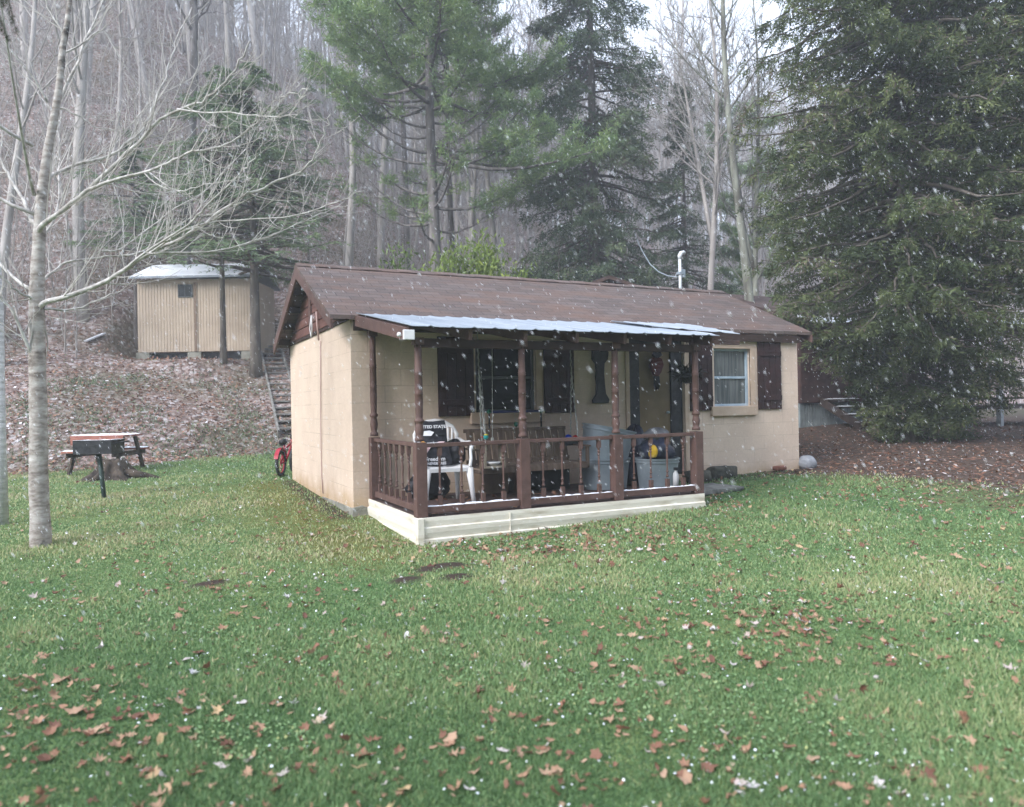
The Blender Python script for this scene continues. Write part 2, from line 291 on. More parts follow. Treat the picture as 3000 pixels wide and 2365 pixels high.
c = mixc(N, L, 1.0, c, ramp(N, L, noise(N, L, O, 40, 3), [(0.3, (0.8, 0.8, 0.8)), (0.7, (1.15, 1.15, 1.15))]), 'MULTIPLY'); L.new(c, b.inputs['Base Color'])
bp = N.new('ShaderNodeBump'); bp.inputs['Strength'].default_value = 0.6; bp.inputs['Distance'].default_value = 0.02; bp.invert = True; L.new(br.outputs['Fac'], bp.inputs['Height']); L.new(bp.outputs[0], b.inputs['Normal']); M['shingle'] = sh
mm = mat('pale_metal_roofing', (0.25, 0.285, 0.335), (0.33, 0.365, 0.41), 2.0, 0.55, stretch=(3, .6, 1)); M['tin'] = mm
W, D, H = 7.25, 4.06, 2.36; RZ, EZ, RY = 3.335, 2.385, 2.03; OV = 0.257
slope = (RZ-EZ)/(RY+0.062)
house = empty('cottage', (W/2, 0, 0)); tag(house, 'tan painted block cottage with brown shingled gable roof and railed front porch', 'house')
house.location = (0, 0, 0)
def wall_grid(mb, p0, ux, x0, x1, z0, z1, holes, nrm, depth):
    """wall face in the plane through p0 with horizontal axis ux; holes (x0,x1,z0,z1) with reveals of the given depth"""
    p0 = np.array(p0, float); ux = np.array(ux, float); nrm = np.array(nrm, float)
    xs = sorted({x0, x1, *[h[0] for h in holes], *[h[1] for h in holes]}); zs = sorted({z0, z1, *[h[2] for h in holes], *[h[3] for h in holes]})
    P = lambda x, z, d=0: p0+ux*x+np.array([0, 0, z])-nrm*d
    for i in range(len(xs)-1):
        for j in range(len(zs)-1):
            cx, cz = (xs[i]+xs[i+1])/2, (zs[j]+zs[j+1])/2
            if any(h[0] < cx < h[1] and h[2] < cz < h[3] for h in holes): continue
            mb.quad(P(xs[i], zs[j]), P(xs[i+1], zs[j]), P(xs[i+1], zs[j+1]), P(xs[i], zs[j+1]))
    for a, b_, c_, d_ in holes:
        mb.quad(P(a, c_), P(b_, c_), P(b_, c_, depth), P(a, c_, depth)); mb.quad(P(a, d_), P(a, d_, depth), P(b_, d_, depth), P(b_, d_))
        mb.quad(P(a, c_), P(a, c_, depth), P(a, d_, depth), P(a, d_)); mb.quad(P(b_, c_), P(b_, d_), P(b_, d_, depth), P(b_, c_, depth))
WIN1 = (1.60, 2.47, 1.20, 2.10); WIN2 = (5.52, 6.24, 1.21, 2.09); DOOR = (3.97, 4.94, 0.22, 2.24)
mb = MB(); wall_grid(mb, (0, 0, 0), (1, 0, 0), 0, W, -0.3, H, [WIN1, WIN2, DOOR], (0, -1, 0), 0.14)
wall_grid(mb, (0, D, 0), (0, -1, 0), 0, D, -0.3, H, [], (-1, 0, 0), 0.1); wall_grid(mb, (W, D, 0), (-1, 0, 0), 0, W, -0.3, H, [], (0, 1, 0), 0.1); wall_grid(mb, (W, 0, 0), (0, 1, 0), 0, D, -0.3, H, [], (1, 0, 0), 0.1)
mb.build('wall', M['wall'], house)
# greenish concrete footing that shows at the front left corner
mb = MB(); mb.prism([(-0.03, -0.012, -0.35), (0.21, -0.012, -0.35), (0.20, -0.012, 0.09), (0.10, -0.012, 0.13), (-0.01, -0.012, 0.11)], (0, 0.03, 0)); mb.prism([(-0.012, -0.0, -0.35), (-0.012, 2.0, -0.3), (-0.012, 1.7, 0.07), (-0.012, 0.9, 0.09), (-0.012, 0.0, 0.10)], (0.03, 0, 0))
mb.build('footing', M['concrete'], house, 0.004)
# gable ends: horizontal brown boards with gaps
for xx, dx in ((0.0, -1), (W, 1)):
    mb = MB(); z = H+0.02; rows = 0
    while z < RZ-0.12:
        z2 = min(z+0.135, RZ-0.1); hw = lambda q: max(0.0, (RZ-0.09-q)/slope)
        a, b_ = hw(z), hw(z2-0.012); x0 = xx+dx*0.012
        mb.prism([(x0, RY-a, z), (x0, RY+a, z), (x0, RY+b_, z2-0.012), (x0, RY-b_, z2-0.012)], (dx*(0.018+0.004*(rows % 2)), 0, 0)); z = z2; rows += 1
    g = mb.build('gable_boards', M['brown2'], house, 0.002)
    mb = MB(); x0 = xx+dx*0.002; mb.prism([(x0, 0.02, H+0.01), (x0, D-0.02, H+0.01), (x0, RY, RZ-0.09)], (dx*0.006, 0, 0)); mb.build('gable_backing', M['soffit'], house)
    if dx < 0:
        MB().box(xx-0.052, RY+0.05, H+0.10, xx-0.034, RY+0.2, H+0.60).build('gable_batten', M['brown'], house, 0.003); mb = MB(); mb.box(xx-0.052, RY-0.95, H+0.10, xx-0.034, RY-0.80, H+0.46)
        for k in range(5): mb.box(xx-0.056, RY-1.0, H+0.13+k*0.06, xx-0.05, RY-0.76, H+0.145+k*0.06)
        mb.build('gable_batten', M['brown'], house, 0.003)
        mb = MB(); mb.box(-0.022, 0.02, H-0.03, -0.003, D-0.02, H+0.02); mb.build('gable_sill_board', M['soffit'], house, 0.003)
# roof: two slabs, rake boards, soffits
rf = MB(); th = 0.05
x0, x1 = -OV, W+OV
EYF, EYB = -0.075, D+0.10
zf = RZ-slope*(RY-EYF); zb = RZ-slope*(EYB-RY)
rf.prism([(x0, EYF, zf), (x0, RY, RZ), (x0, EYB, zb), (x0, EYB, zb-th), (x0, RY, RZ-th*1.1), (x0, EYF, zf-th)], (x1-x0, 0, 0))
roof = rf.build('roof', M['shingle'], house)
mb = MB(); mb.box(x0, RY-0.11, RZ-0.035, x1, RY+0.11, RZ+0.0); cap = MB()
nseg = 26
for k in range(nseg):
    a = x0+(x1-x0)*k/nseg; b_ = x0+(x1-x0)*(k+1)/nseg+0.02; l = 0.004+0.006*((k % 2))
    cap.prism([(a, RY-0.13, RZ-0.13*slope+0.012+l), (a, RY, RZ+0.014+l), (a, RY+0.13, RZ-0.13*slope+0.012+l), (a, RY+0.13, RZ-0.13*slope+0.004+l), (a, RY, RZ+0.004+l), (a, RY-0.13, RZ-0.13*slope+0.004+l)], (b_-a, 0, 0))
cap.build('ridge_cap', M['shingle'], roof)
for xx in (x0, x1-0.03):
    mb = MB(); rw = 0.15
    mb.prism([(xx, EYF-0.02, zf-th-0.004), (xx, RY, RZ-th*1.1-0.004), (xx, RY, RZ-th-rw*1.05), (xx, EYF-0.02, zf-th-rw*0.8)], (0.03, 0, 0)); mb.build('rake_board', M['brown'], roof, 0.003)
    mb = MB(); mb.prism([(xx, EYB, zb-th-0.004), (xx, RY, RZ-th*1.1-0.004), (xx, RY, RZ-th-rw*1.05), (xx, EYB, zb-th-rw*0.8)], (0.03, 0, 0)); mb.build('rake_board', M['brown'], roof, 0.003)
mb = MB()
for k in range(9):       # lookouts / rafters under the overhangs
    y = 0.2+k*0.46; z = RZ-slope*abs(RY-y)-th-0.06; MB().beam((-OV+0.03, y, z), (0.0, y, z), 0.04, 0.09).build('lookout', M['soffit'], roof)
mb = MB(); mb.box(0.02, EYF+0.01, zf-th-0.13, W-0.02, EYF+0.035, zf-th-0.004); mb.build('fascia', M['soffit'], house, 0.003); MB().box(0.0, EYB-0.03, zb-th-0.13, W, EYB, zb-th-0.004).build('fascia', M['soffit'], house, 0.003)
# conduit with its weathered hook on the gable wall
mb = MB(); mb.tube([(-0.016, 1.61, 2.22), (-0.014, 1.63, 1.8), (-0.02, 1.66, 1.0), (-0.016, 1.68, 0.4), (-0.014, 1.62, 0.12)], 0.0075, 8); mb.tube([(-0.05, 1.55, 2.22), (-0.06, 1.58, 2.45), (-0.06, 1.62, 2.62)], 0.014, 8); mb.build('conduit', M['conduit'], house, sm=True)
mb = MB(); mb.tube([(-0.07, 1.92, 2.60), (-0.075, 1.84, 2.42), (-0.075, 1.93, 2.30), (-0.075, 2.0, 2.42), (-0.07, 1.92, 2.60)], 0.009, 6); mb.build('wire_hook', M['white'], house, sm=True)
# windows
def window(x0, x1, z0, z1, fm, gm_, curtain, sill=True):
    f = MB(); y0, y1 = 0.05, 0.10; t = 0.035
    f.box(x0, y0, z0, x0+t, y1, z1); f.box(x1-t, y0, z0, x1, y1, z1); f.box(x0+t, y0, z0, x1-t, y1, z0+t); f.box(x0+t, y0, z1-t, x1-t, y1, z1)
    zm = z0+(z1-z0)*0.5; f.box(x0+t, y0+0.012, zm-0.018, x1-t, y1-0.004, zm+0.018)
    fo = f.build('window', fm, house, 0.003)
    MB().box(x0+t, 0.082, z0+t, x1-t, 0.088, z1-t).build('pane', gm_, fo)
    if sill: MB().box(x0-0.09, -0.055, z0-0.145, x1+0.10, 0.05, z0-0.002).build('sill', M['trim'], fo, 0.006)
    cs = MB(); cs.box(x1, -0.012, z0, x1+0.10, 0.02, z1+0.055); cs.box(x0-0.03, -0.012, z1, x1, 0.02, z1+0.055); cs.build('casing', M['trim'], fo, 0.003)
    return fo
window(*WIN1, M['dframe'], M['glass'], False); window(*WIN2, M['frame'], M['curtain'], True)
def shutter(x0, x1, z0, z1):
    m_ = MB(); n = 4
    for k in range(n): a = x0+(x1-x0)*k/n; m_.box(a+0.002, -0.028, z0, a+(x1-x0)/n-0.002, -0.006, z1)
    for zc in (z0+0.17*(z1-z0), z1-0.17*(z1-z0)): m_.box(x0+0.01, -0.045, zc-0.04, x1-0.01, -0.029, zc+0.04)
    m_.build('shutter', M['shutter'], house, 0.003)
shutter(1.08, 1.57, 1.16, 2.16); shutter(2.58, 3.05, 1.17, 2.14); shutter(5.04, 5.47, 1.15, 2.18); shutter(6.38, 6.87, 1.15, 2.20)
# door with dark side strips
dm = MB(); dm.box(4.17, 0.06, 0.24, 4.73, 0.10, 2.20); do = dm.build('door', mat('olive_tan_door', (0.16, 0.115, 0.06), (0.20, 0.145, 0.08), 4, 0.6), house, 0.003)
dm = MB(); dm.box(3.98, 0.03, 0.23, 4.168, 0.11, 2.23); dm.box(4.732, 0.03, 0.23, 4.935, 0.11, 2.23); dm.box(4.168, 0.03, 2.12, 4.732, 0.11, 2.23); dm.build('storm_door_frame', M['iron'], do, 0.004)
MB().lathe([(0.012, 0), (0.028, 0.01), (0.028, 0.03), (0.01, 0.04)], (4.66, 0.02, 1.12), 10).build('handle', M['galv'], do, sm=True)
dm = MB(); dm.box(4.945, -0.02, 0.2, 5.02, 0.02, 2.24); dm.box(3.90, -0.02, 0.2, 3.965, 0.02, 2.24); dm.build('door_casing', M['trim'], house, 0.003)
# ------------------------------------------------------------------ porch (parts of the cottage)
PX0, PX1, PY, PZ = 0.19, 3.70, -1.815, 0.205
mb = MB(); nb = 24
for k in range(nb): a = PX0+(PX1-PX0)*k/nb; mb.box(a+0.003, PY+0.03, PZ-0.035, a+(PX1-PX0)/nb-0.003, -0.005, PZ-0.004+0.002*(k % 2))
mb.build('porch_floor', M['deck'], house, 0.002)
# vinyl skirt: lapped profile swept along left and front sides
prof = [(0.0, 0.205), (0.016, 0.205), (0.018, 0.17), (0.012, 0.115), (0.030, 0.105), (0.028, 0.06), (0.014, 0.0), (0.034, -0.010), (0.030, -0.06), (0.018, -0.30), (0.0, -0.30)]
fr = empty('porch_skirt'); fr.parent = house
mb = MB(); mb.prism([(PX0+0.02, PY-0.03-o_, z_) for o_, z_ in prof], (PX1-PX0-0.02, 0, 0)); mb.build('skirt_panel', M['siding'], fr)
mb = MB(); mb.prism([(PX0-0.03-o_+0.03, -0.02, z_) for o_, z_ in prof], (0, PY+0.02, 0)); mb.build('skirt_panel', M['siding'], fr)
mb = MB(); mb.box(PX1-0.005, PY-0.03, -0.3, PX1+0.02, -0.02, 0.2); mb.build('skirt_panel', M['soffit'], fr)
mb = MB(); mb.box(PX0-0.045, PY-0.075, -0.3, PX0+0.022, PY-0.005, 0.2035); mb.build('corner_trim', M['siding'], fr, 0.004); MB().box(PX0+0.95, PY-0.066, -0.25, PX0+0.955, PY-0.05, 0.19).build('panel_seam', M['siding'], fr)
def turned(mb, x, y, z0, z1, r):
    h = z1-z0; pr = [(r*1.15, 0), (r*1.15, .03), (r*.8, .045), (r*.95, .07), (r*1.12, .12), (r*.92, .17), (r*.85, .185), (r*1.2, .2), (r*1.2, .215), (r*.85, .23), (r*.88, .26), (r, .40), (r*.95, .48), (r*1.08, .485), (r*.9, .495), (r*1.08, .505), (r*.9, .515), (r*.98, .53), (r*.93, .68), (r*1.08, .69), (r*.9, .70), (r*1.08, .71), (r*.92, .72), (r*.86, .85), (r*.9, 1.0)]
    mb.lathe([(a, b_*h) for a, b_ in pr], (x, y, z0), 14)
POSTS = [PX0+(PX1-PX0)*i/3 for i in range(4)]; YP = PY+0.045
def post(x, y, zt):
    mb = MB(); w_ = 0.056; mb.box(x-w_, y-w_, PZ-0.002, x+w_, y+w_, 0.935); p_ = mb.build('porch_post', M['brown'], house, 0.004); MB().box(x-w_*.9, y-w_*.9, zt-0.07, x+w_*.9, y+w_*.9, zt).build('post_cap', M['brown'], p_, 0.004)
    mb = MB(); turned(mb, x, y, 0.95, zt-0.065, 0.041); mb.build('turned_shaft', M['brown'], p_, sm=True)
ztop = 1.965
for i, x in enumerate(POSTS): post(x+(0.03 if i == 0 else -0.03 if i == 3 else 0), YP, ztop)
post(PX0+0.05, -0.085, 2.20)
rail = empty('porch_railing'); rail.parent = house
def snowstrip(mb, a, b_, w_, t, seed):
    r_ = random.Random(seed); a = np.array(a, float); b_ = np.array(b_, float); n = max(4, int(np.linalg.norm(b_-a)/0.05)); d = (b_-a)/np.linalg.norm(b_-a); sd = np.cross(d, (0, 0, 1)); vs = []
    for i in range(n+1):
        p = a+(b_-a)*i/n; tt = t*(0.15+r_.random()) if 0 < i < n else 0.001; ww = w_*(0.6+0.4*r_.random())/2
        vs += [p-sd*ww, p-sd*ww*.6+np.array([0, 0, tt]), p+sd*ww*.6+np.array([0, 0, tt]), p+sd*ww]
    fs = [(4*i+j, 4*i+j+1, 4*i+j+5, 4*i+j+4) for i in range(n) for j in range(3)]; mb.add(vs, fs)
mb = MB(); mbb = MB(); sn = MB()
for i in range(3):
    a, b_ = POSTS[i]+0.06, POSTS[i+1]-0.06
    mb.box(a, YP-0.028, 0.885, b_, YP+0.028, 0.925); mbb.box(a, YP-0.028, 0.235, b_, YP+0.028, 0.300)
    snowstrip(sn, (a+.01, YP-0.004, 0.301), (b_-.01, YP-0.004, 0.301), 0.05, 0.012, i)
    pass
mb.box(PX0+0.03, YP+0.06, 0.885, PX0+0.085, -0.145, 0.925); mbb.box(PX0+0.03, YP+0.06, 0.235, PX0+0.085, -0.145, 0.300)
mb.build('top_rail', M['brown'], rail, 0.005); mbb.build('bottom_rail', M['brown'], rail, 0.004); sn.build('snow_on_rail', M['snow'], rail, sm=True)
bal0 = MB(); h0, h1 = 0.300, 0.886; bp_ = [(.019, 0), (.019, .16), (.012, .20), (.019, .225), (.012, .25), (.010, .29), (.0185, .31), (.011, .335), (.009, .40), (.0125, .60), (.009, .70), (.0175, .725), (.010, .75), (.018, .78), (.011, .805), (.019, .85)]
hh = h1-h0; bal0.box(-.02, -.02, 0, .02, .02, .17*hh); bal0.lathe([(r_, z_*hh) for r_, z_ in bp_[2:]], (0, 0, 0), 10); bal0.box(-.02, -.02, .85*hh, .02, .02, hh)
bm0 = bal0.mesh('baluster'); bm0.materials.append(M['brown'])
def bal(x, y): o = bpy.data.objects.new('baluster', bm0); COL.objects.link(o); o.parent = rail; o.location = (x, y, h0)
for i in range(3):
    for k in range(4): bal(POSTS[i]+(POSTS[i+1]-POSTS[i])*(k+1)/5, YP)
for k in range(7): bal(PX0+0.057, YP+0.06+(-0.2-YP)*(k+0.75)/7.4)
# porch roof: corrugated metal on rafters
pr = empty('porch_roof'); pr.parent = house
def rz(y): return 2.402+(y+0.06)*(2.402-2.060)/1.92
def sheet(poly, lift, name='metal_sheet'):
    xs = np.arange(min(p[0] for p in poly), max(p[0] for p in poly)+1e-6, 0.0325)
    def span(x):
        ys = []
        for i in range(len(poly)):
            (ax, ay), (bx, by) = poly[i], poly[(i+1) % len(poly)]
            if (ax-x)*(bx-x) <= 0 and abs(ax-bx) > 1e-9: ys.append(ay+(by-ay)*(x-ax)/(bx-ax))
        return min(ys), max(ys)
    vs = []; n = 0
    for i, x in enumerate(xs):
        xc = min(max(x, poly[0][0]+1e-4 if False else x), x); lo, hi = span(x+1e-6 if i == 0 else x-1e-6 if i == len(xs)-1 else x)
        c_ = (0.011 if i % 7 == 0 else 0.0)+0.001*math.sin(i*1.7)
        wav = 0.002*math.sin(x*9.0)
        vs += [(x, hi, rz(hi)+lift+c_), (x, lo, rz(lo)+lift+c_+wav), (x, lo, rz(lo)+lift+c_+wav-0.006), (x, hi, rz(hi)+lift+c_-0.006)]; n += 1
    fs = []
    for i in range(n-1):
        for j in range(4): fs.append((4*i+j, 4*i+(j+1) % 4, 4*i+4+(j+1) % 4, 4*i+4+j))
    fs += [(3, 2, 1, 0), (4*n-4, 4*n-3, 4*n-2, 4*n-1)]
    MB().add(vs, fs).build(name, M['tin'], pr)
sheet([(0.05, -0.09), (0.05, -1.99), (3.86, -2.0), (4.08, -1.15), (4.3, -0.09)], 0.0)
sheet([(3.62, -0.092), (3.62, -0.95), (4.20, -1.97), (4.98, -0.092)], 0.028)
mb = MB(); RX = [0.10+0.617*k for k in range(7)]
for x in RX: MB().beam((x, -0.0-0.02, rz(-0.02)-0.075), (x, -1.93, rz(-1.93)-0.075), 0.042, 0.11).build('rafter', M['brown'], pr, 0.003)
MB().box(PX0-0.03, YP-0.03, 1.862+0.0, PX1+0.03, YP+0.03, 1.9625).build('header_beam', M['soffit'], pr, 0.003) if False else None
mb = MB(); mb.box(PX0, YP-0.035, 1.872, PX1, YP+0.035, 1.960); mb.build('header_beam', M['soffit'], pr, 0.003)
mb = MB(); mb.beam((0.045, -0.10, rz(-.1)-0.085), (0.045, -1.955, rz(-1.95)-0.085), 0.03, 0.125); mb.build('side_board', M['brown'], pr, 0.004)
mb = MB(); mb.beam((3.74, -1.60, 2.015), (4.52, -1.60, 2.015), 0.03, 0.05); mb.build('end_board', M['brown'], pr, 0.003)
mb = MB()
mb.prism([(0.07, -0.11, rz(-.11)-0.009), (0.07, -1.95, rz(-1.95)-0.009), (0.07, -1.95, rz(-1.95)-0.019), (0.07, -0.11, rz(-.11)-0.019)], (3.72, 0, 0))
mb.build('added_dark_underlay', M['soffit'], pr)  # dark sheet added below the metal to cut bounce light in the porch
fl = MB(); fl.box(0.005, -1.99, 1.925, 0.115, -1.955, 2.02); fx = fl.build('floodlight', M['white'], house, 0.006)
MB().lathe([(0.0, 0), (0.018, 0.004), (0.024, 0.02), (0.016, 0.04), (0.0, 0.046)], (-0.02, -1.93, 1.955), 10).build('sensor', M['white'], fx, sm=True)
# service mast and its hanging cable
mast = empty('service_mast', (6.56, 2.03, 3.30)); tag(mast, 'pale grey electric service mast with curved weatherhead standing above the roof ridge', 'mast')
pm = mat('pale_pipe', (0.50, 0.53, 0.55), (0.62, 0.64, 0.66), 9, 0.4)
MB().tube([(0, 0, -0.45), (0, 0, 0.60)], 0.027, 12).build('pipe', pm, mast, sm=True)
MB().tube([(0, 0, 0.58), (0.0, 0, 0.64), (0.03, 0, 0.69), (0.09, 0, 0.71), (0.12, 0, 0.69)], [0.028, 0.040, 0.042, 0.038, 0.03], 10).build('weatherhead', pm, mast, sm=True)
MB().box(-0.05, -0.05, 0.30, 0.055, 0.05, 0.345).box(0.03, -0.02, 0.25, 0.11, 0.02, 0.40).build('clamp', M['galv'], mast, 0.004)
cbp = [(-0.06, 0, 0.26)]+[tuple(atd(a, b_, c_)-np.array([6.56, 2.03, 3.30])) for a, b_, c_ in ((1972, 811, 13.6), (1955, 808, 13.9), (1930, 797, 14.4), (1905, 775, 15.2), (1885, 742, 16.6), (1870, 712, 21), (1862, 690, 30), (1858, 676, 42))]
MB().tube(cbp, 0.011, 6).build('cable', M['galv'], mast, sm=True)
# ------------------------------------------------------------------ wall ornaments
def outline(name, pts, y, t, m, parent=None):
    mb = MB(); mb.prism([(x, y, z) for x, z in pts], (0, -t, 0)); return mb.build(name, m, parent, 0.004)
o = outline('wall_ornament', [(3.34, 2.02), (3.40, 2.05), (3.46, 2.00), (3.53, 2.05), (3.60, 2.00), (3.585, 1.90), (3.53, 1.84), (3.52, 1.70), (3.53, 1.55), (3.545, 1.42), (3.60, 1.34), (3.585, 1.29), (3.34, 1.29), (3.33, 1.33), (3.39, 1.42), (3.40, 1.56), (3.385, 1.66), (3.40, 1.74), (3.39, 1.83), (3.335, 1.90)], -0.012, 0.04, M['iron'])
tag(o, 'dark waisted iron ornament hung on the wall between window and door', 'wall ornament')
orn = empty('door_ornament', (4.45, 0.02, 1.8)); tag(orn, 'red ornament with dark bow and tassel hanging on the cottage door', 'door ornament')
def loc_outline(name, pts, y, t, m, par, n2=None):
    mb = MB(); mb.prism([(x, y, z) for x, z in pts], (0, -t, 0)); return mb.build(name, m, par, 0.006)
redm = mat('dull_red_cloth', (0.06, 0.008, 0.008), (0.10, 0.015, 0.014), 12, 0.8, 0.4, 30)
loc_outline('red_body', [(-0.12, 0.02), (-0.09, 0.12), (0, 0.15), (0.09, 0.12), (0.12, 0.03), (0.07, -0.08), (0.02, -0.14), (-0.05, -0.12), (-0.09, -0.05)], 0, 0.04, redm, orn)
loc_outline('bow', [(-0.08, 0.17), (-0.04, 0.23), (0, 0.20), (0.05, 0.23), (0.08, 0.17), (0.02, 0.13), (-0.03, 0.13)], -0.01, 0.05, M['black'], orn)
loc_outline('tassel', [(-0.045, -0.13), (0.04, -0.13), (0.05, -0.26), (0.03, -0.32), (-0.02, -0.33), (-0.05, -0.26)], -0.003, 0.035, M['black'], orn)
# dark hanging basket plant near the door
hb = empty('hanging_plant', (4.72, -0.35, 1.55)); tag(hb, 'dark dried plant hanging in a basket beside the porch door', 'plant')
MB().lathe([(0.03, 0.0), (0.10, 0.03), (0.14, 0.10), (0.15, 0.14)], (0, 0, 0), 14).build('basket', M['iron'], hb, sm=True)
MB().tube([(0.12, 0, .14), (0.0, 0, 0.60)], 0.005, 4).tube([(-0.12, 0, .14), (0.0, 0, 0.60)], 0.005, 4).build('hanger', M['iron'], hb)
n = 500; P = RNG.normal(size=(n, 3))*np.array([.07, .07, .03])+np.array([0, 0, .14]); Dn = unit(RNG.normal(size=(n, 3))+np.array([0, 0, -.2])); Vv, Ff = cards(P, Dn, RNG.uniform(.08, .2, n), .02, RNG)
dark_leaf = varmat('dark_leaf', [(0, (.008, .010, .008)), (1, (.03, .035, .022))]); link('foliage', npmesh('foliage', Vv, Ff, RNG.random(n)), hb, dark_leaf)
# ------------------------------------------------------------------ white plastic chair
def strip(mb, pts, w_, t, up=(0, 0, 1)):
    for a, b_ in zip(pts[:-1], pts[1:]): mb.beam(a, b_, w_, t, up)
def skinline(mb, pts, wx, wy, n=8):
    pts = np.array(pts, float); k = len(pts); vs = []
    t = np.gradient(pts, axis=0); t = unit(t)
    for i in range(k):
        s_ = np.cross(t[i], (0, 1, 0.01)); s_ /= np.linalg.norm(s_)+1e-9; u_ = np.cross(s_, t[i]); a_ = wx[i] if not np.isscalar(wx) else wx; b_ = wy[i] if not np.isscalar(wy) else wy
        for j in range(n): q = 2*math.pi*j/n; vs.append(pts[i]+s_*a_/2*math.cos(q)+u_*b_/2*math.sin(q))
    mb.add(vs, [(i*n+j, i*n+(j+1) % n, (i+1)*n+(j+1) % n, (i+1)*n+j) for i in range(k-1) for j in range(n)]+[tuple(range(n-1, -1, -1)), tuple(range((k-1)*n, k*n))])
ch = empty('patio_chair', (0.80, -0.88, PZ), math.radians(-6)); tag(ch, 'white moulded plastic armchair in the left corner of the porch', 'chair')
for sx in (-1, 1):
    mb = MB(); skinline(mb, [(sx*.275, -.27, 0), (sx*.255, -.25, .2), (sx*.235, -.24, .40)], [.045, .06, .09], [.045, .055, .07]); mb.build('leg', M['white'], ch, sm=True)
    mb = MB(); skinline(mb, [(sx*.25, .30, 0), (sx*.235, .25, .2), (sx*.22, .21, .40)], [.045, .055, .08], [.045, .055, .07]); mb.build('leg', M['white'], ch, sm=True)
    mb = MB(); skinline(mb, [(sx*.245, -.23, .41), (sx*.27, -.20, .50), (sx*.275, -.17, .60), (sx*.285, -.20, .655), (sx*.285, -.10, .668), (sx*.275, .08, .66), (sx*.25, .24, .70)], [.04, .035, .035, .05, .06, .055, .05], [.05, .04, .04, .03, .03, .03, .05]); mb.build('armrest', M['white'], ch, sm=True)
mb = MB(); xs = np.linspace(-.25, .25, 9); ys = np.linspace(-.27, .23, 7); vs = []; fs = []
for iz in (0, 1):
    for i, x in enumerate(xs):
        for j, y in enumerate(ys):
            z = .43-.03*math.sin(math.pi*(x+.25)/.5)*math.sin(math.pi*(y+.27)/.5)-(.03 if j == 0 else 0)-(.012 if iz == 0 else 0)-(0.012 if i in (0, 8) else 0); vs.append((x, y, z))
for i in range(8):
    for j in range(6): a = i*7+j; fs += [(a, a+7, a+8, a+1), (63+a, 63+a+1, 63+a+8, 63+a+7)]
mb.add(vs, fs); mb.box(-.245, -.268, .365, .245, -.255, .405); mb.build('seat', M['white'], ch, sm=False)
mb = MB(); fs = []; slats = 9
for k in range(slats):
    x = -.19+.38*k/(slats-1); zt = .86+.02-.35*x*x; skinline(mb, [(x*.85, .22, .42), (x*.95, .265, .60), (x*1.05, .31, zt-.04)], .028, .012, 6)
skinline(mb, [(-.20, .215, .43), (-.235, .26, .62), (-.25, .30, .76), (-.20, .325, .85), (-.10, .335, .888), (0, .338, .90), (.10, .335, .888), (.20, .325, .85), (.25, .30, .76), (.235, .26, .62), (.20, .215, .43)], [.06, .055, .05, .045, .075, .08, .075, .045, .05, .055, .06], [.02]*11); mb.build('backrest', M['white'], ch, sm=True)
# printed cushion-like bag with patriotic wording
bagm = mat('black_printed_cloth', (0.012, 0.012, 0.016), (0.03, 0.03, 0.04), 20, 0.6); wt = mat('white_print', (0.72, 0.72, 0.76), rough=0.6); pk = mat('pink_print', (0.55, 0.36, 0.40), (0.70, 0.55, 0.58), 12, 0.6)
bag = empty('printed_bag', (0.68, -0.95, PZ+0.42), math.radians(-4)); tag(bag, 'black and white printed shopping bag with lettering propped on the white chair', 'bag')
mb = MB(); vs = []; nx_, nz_ = 10, 14
for s_ in (-1, 1):
    for i in range(nx_+1):
        for k in range(nz_+1):
            u_, v_ = i/nx_, k/nz_; th_ = .075*(math.sin(math.pi*u_)*math.sin(math.pi*v_))**.5*(1.1-.5*v_); lean = .20*v_; vs.append(((u_-.5)*(.40-.05*v_)+.006*math.sin(v_*9), lean+s_*th_+.004*math.sin(u_*11+v_*7), v_*.50+.006*math.sin(u_*8)))
q = (nx_+1)*(nz_+1); fs = []
for i in range(nx_):
    for k in range(nz_):
        a = i*(nz_+1)+k; fs += [(a, a+nz_+1, a+nz_+2, a+1), (q+a, q+a+1, q+a+nz_+2, q+a+nz_+1)]
mb.add(vs, fs); mb.build('bag_body', bagm, bag, sm=True)
def front(u_, z): v_ = z/.50; uu = u_/(.40-.05*v_)+.5; th_ = .075*(max(0, math.sin(math.pi*uu))*max(0, math.sin(math.pi*v_)))**.5*(1.1-.5*v_); return (u_, .20*v_-th_-.018, z)
def patch(name, pts, m, n=6):
    mb = MB(); zs = [p[1] for p in pts]; P_ = [front(*p) for p in pts]; c_ = front(sum(p[0] for p in pts)/len(pts), sum(zs)/len(pts)); mb.add([c_]+P_, [(0, 1+i, 1+(i+1) % len(P_)) for i in range(len(P_))]); return mb.build(name, m, bag)
patch('print_patch', [(-.15, .34), (-.02, .335), (.02, .375), (-.03, .395), (-.14, .385)], wt); patch('print_patch', [(-.16, .12), (-.11, .13), (-.12, .20), (-.06, .24), (-.02, .225), (.03, .25), (.10, .245), (.13, .27), (-.16, .27)], pk)
patch('print_patch', [(-.10, .235), (-.04, .21), (.02, .225), (.06, .262), (-.10, .262)], wt); patch('print_patch', [(.02, .345), (.15, .335), (.16, .40), (.09, .385), (.05, .40)], M['iron'])
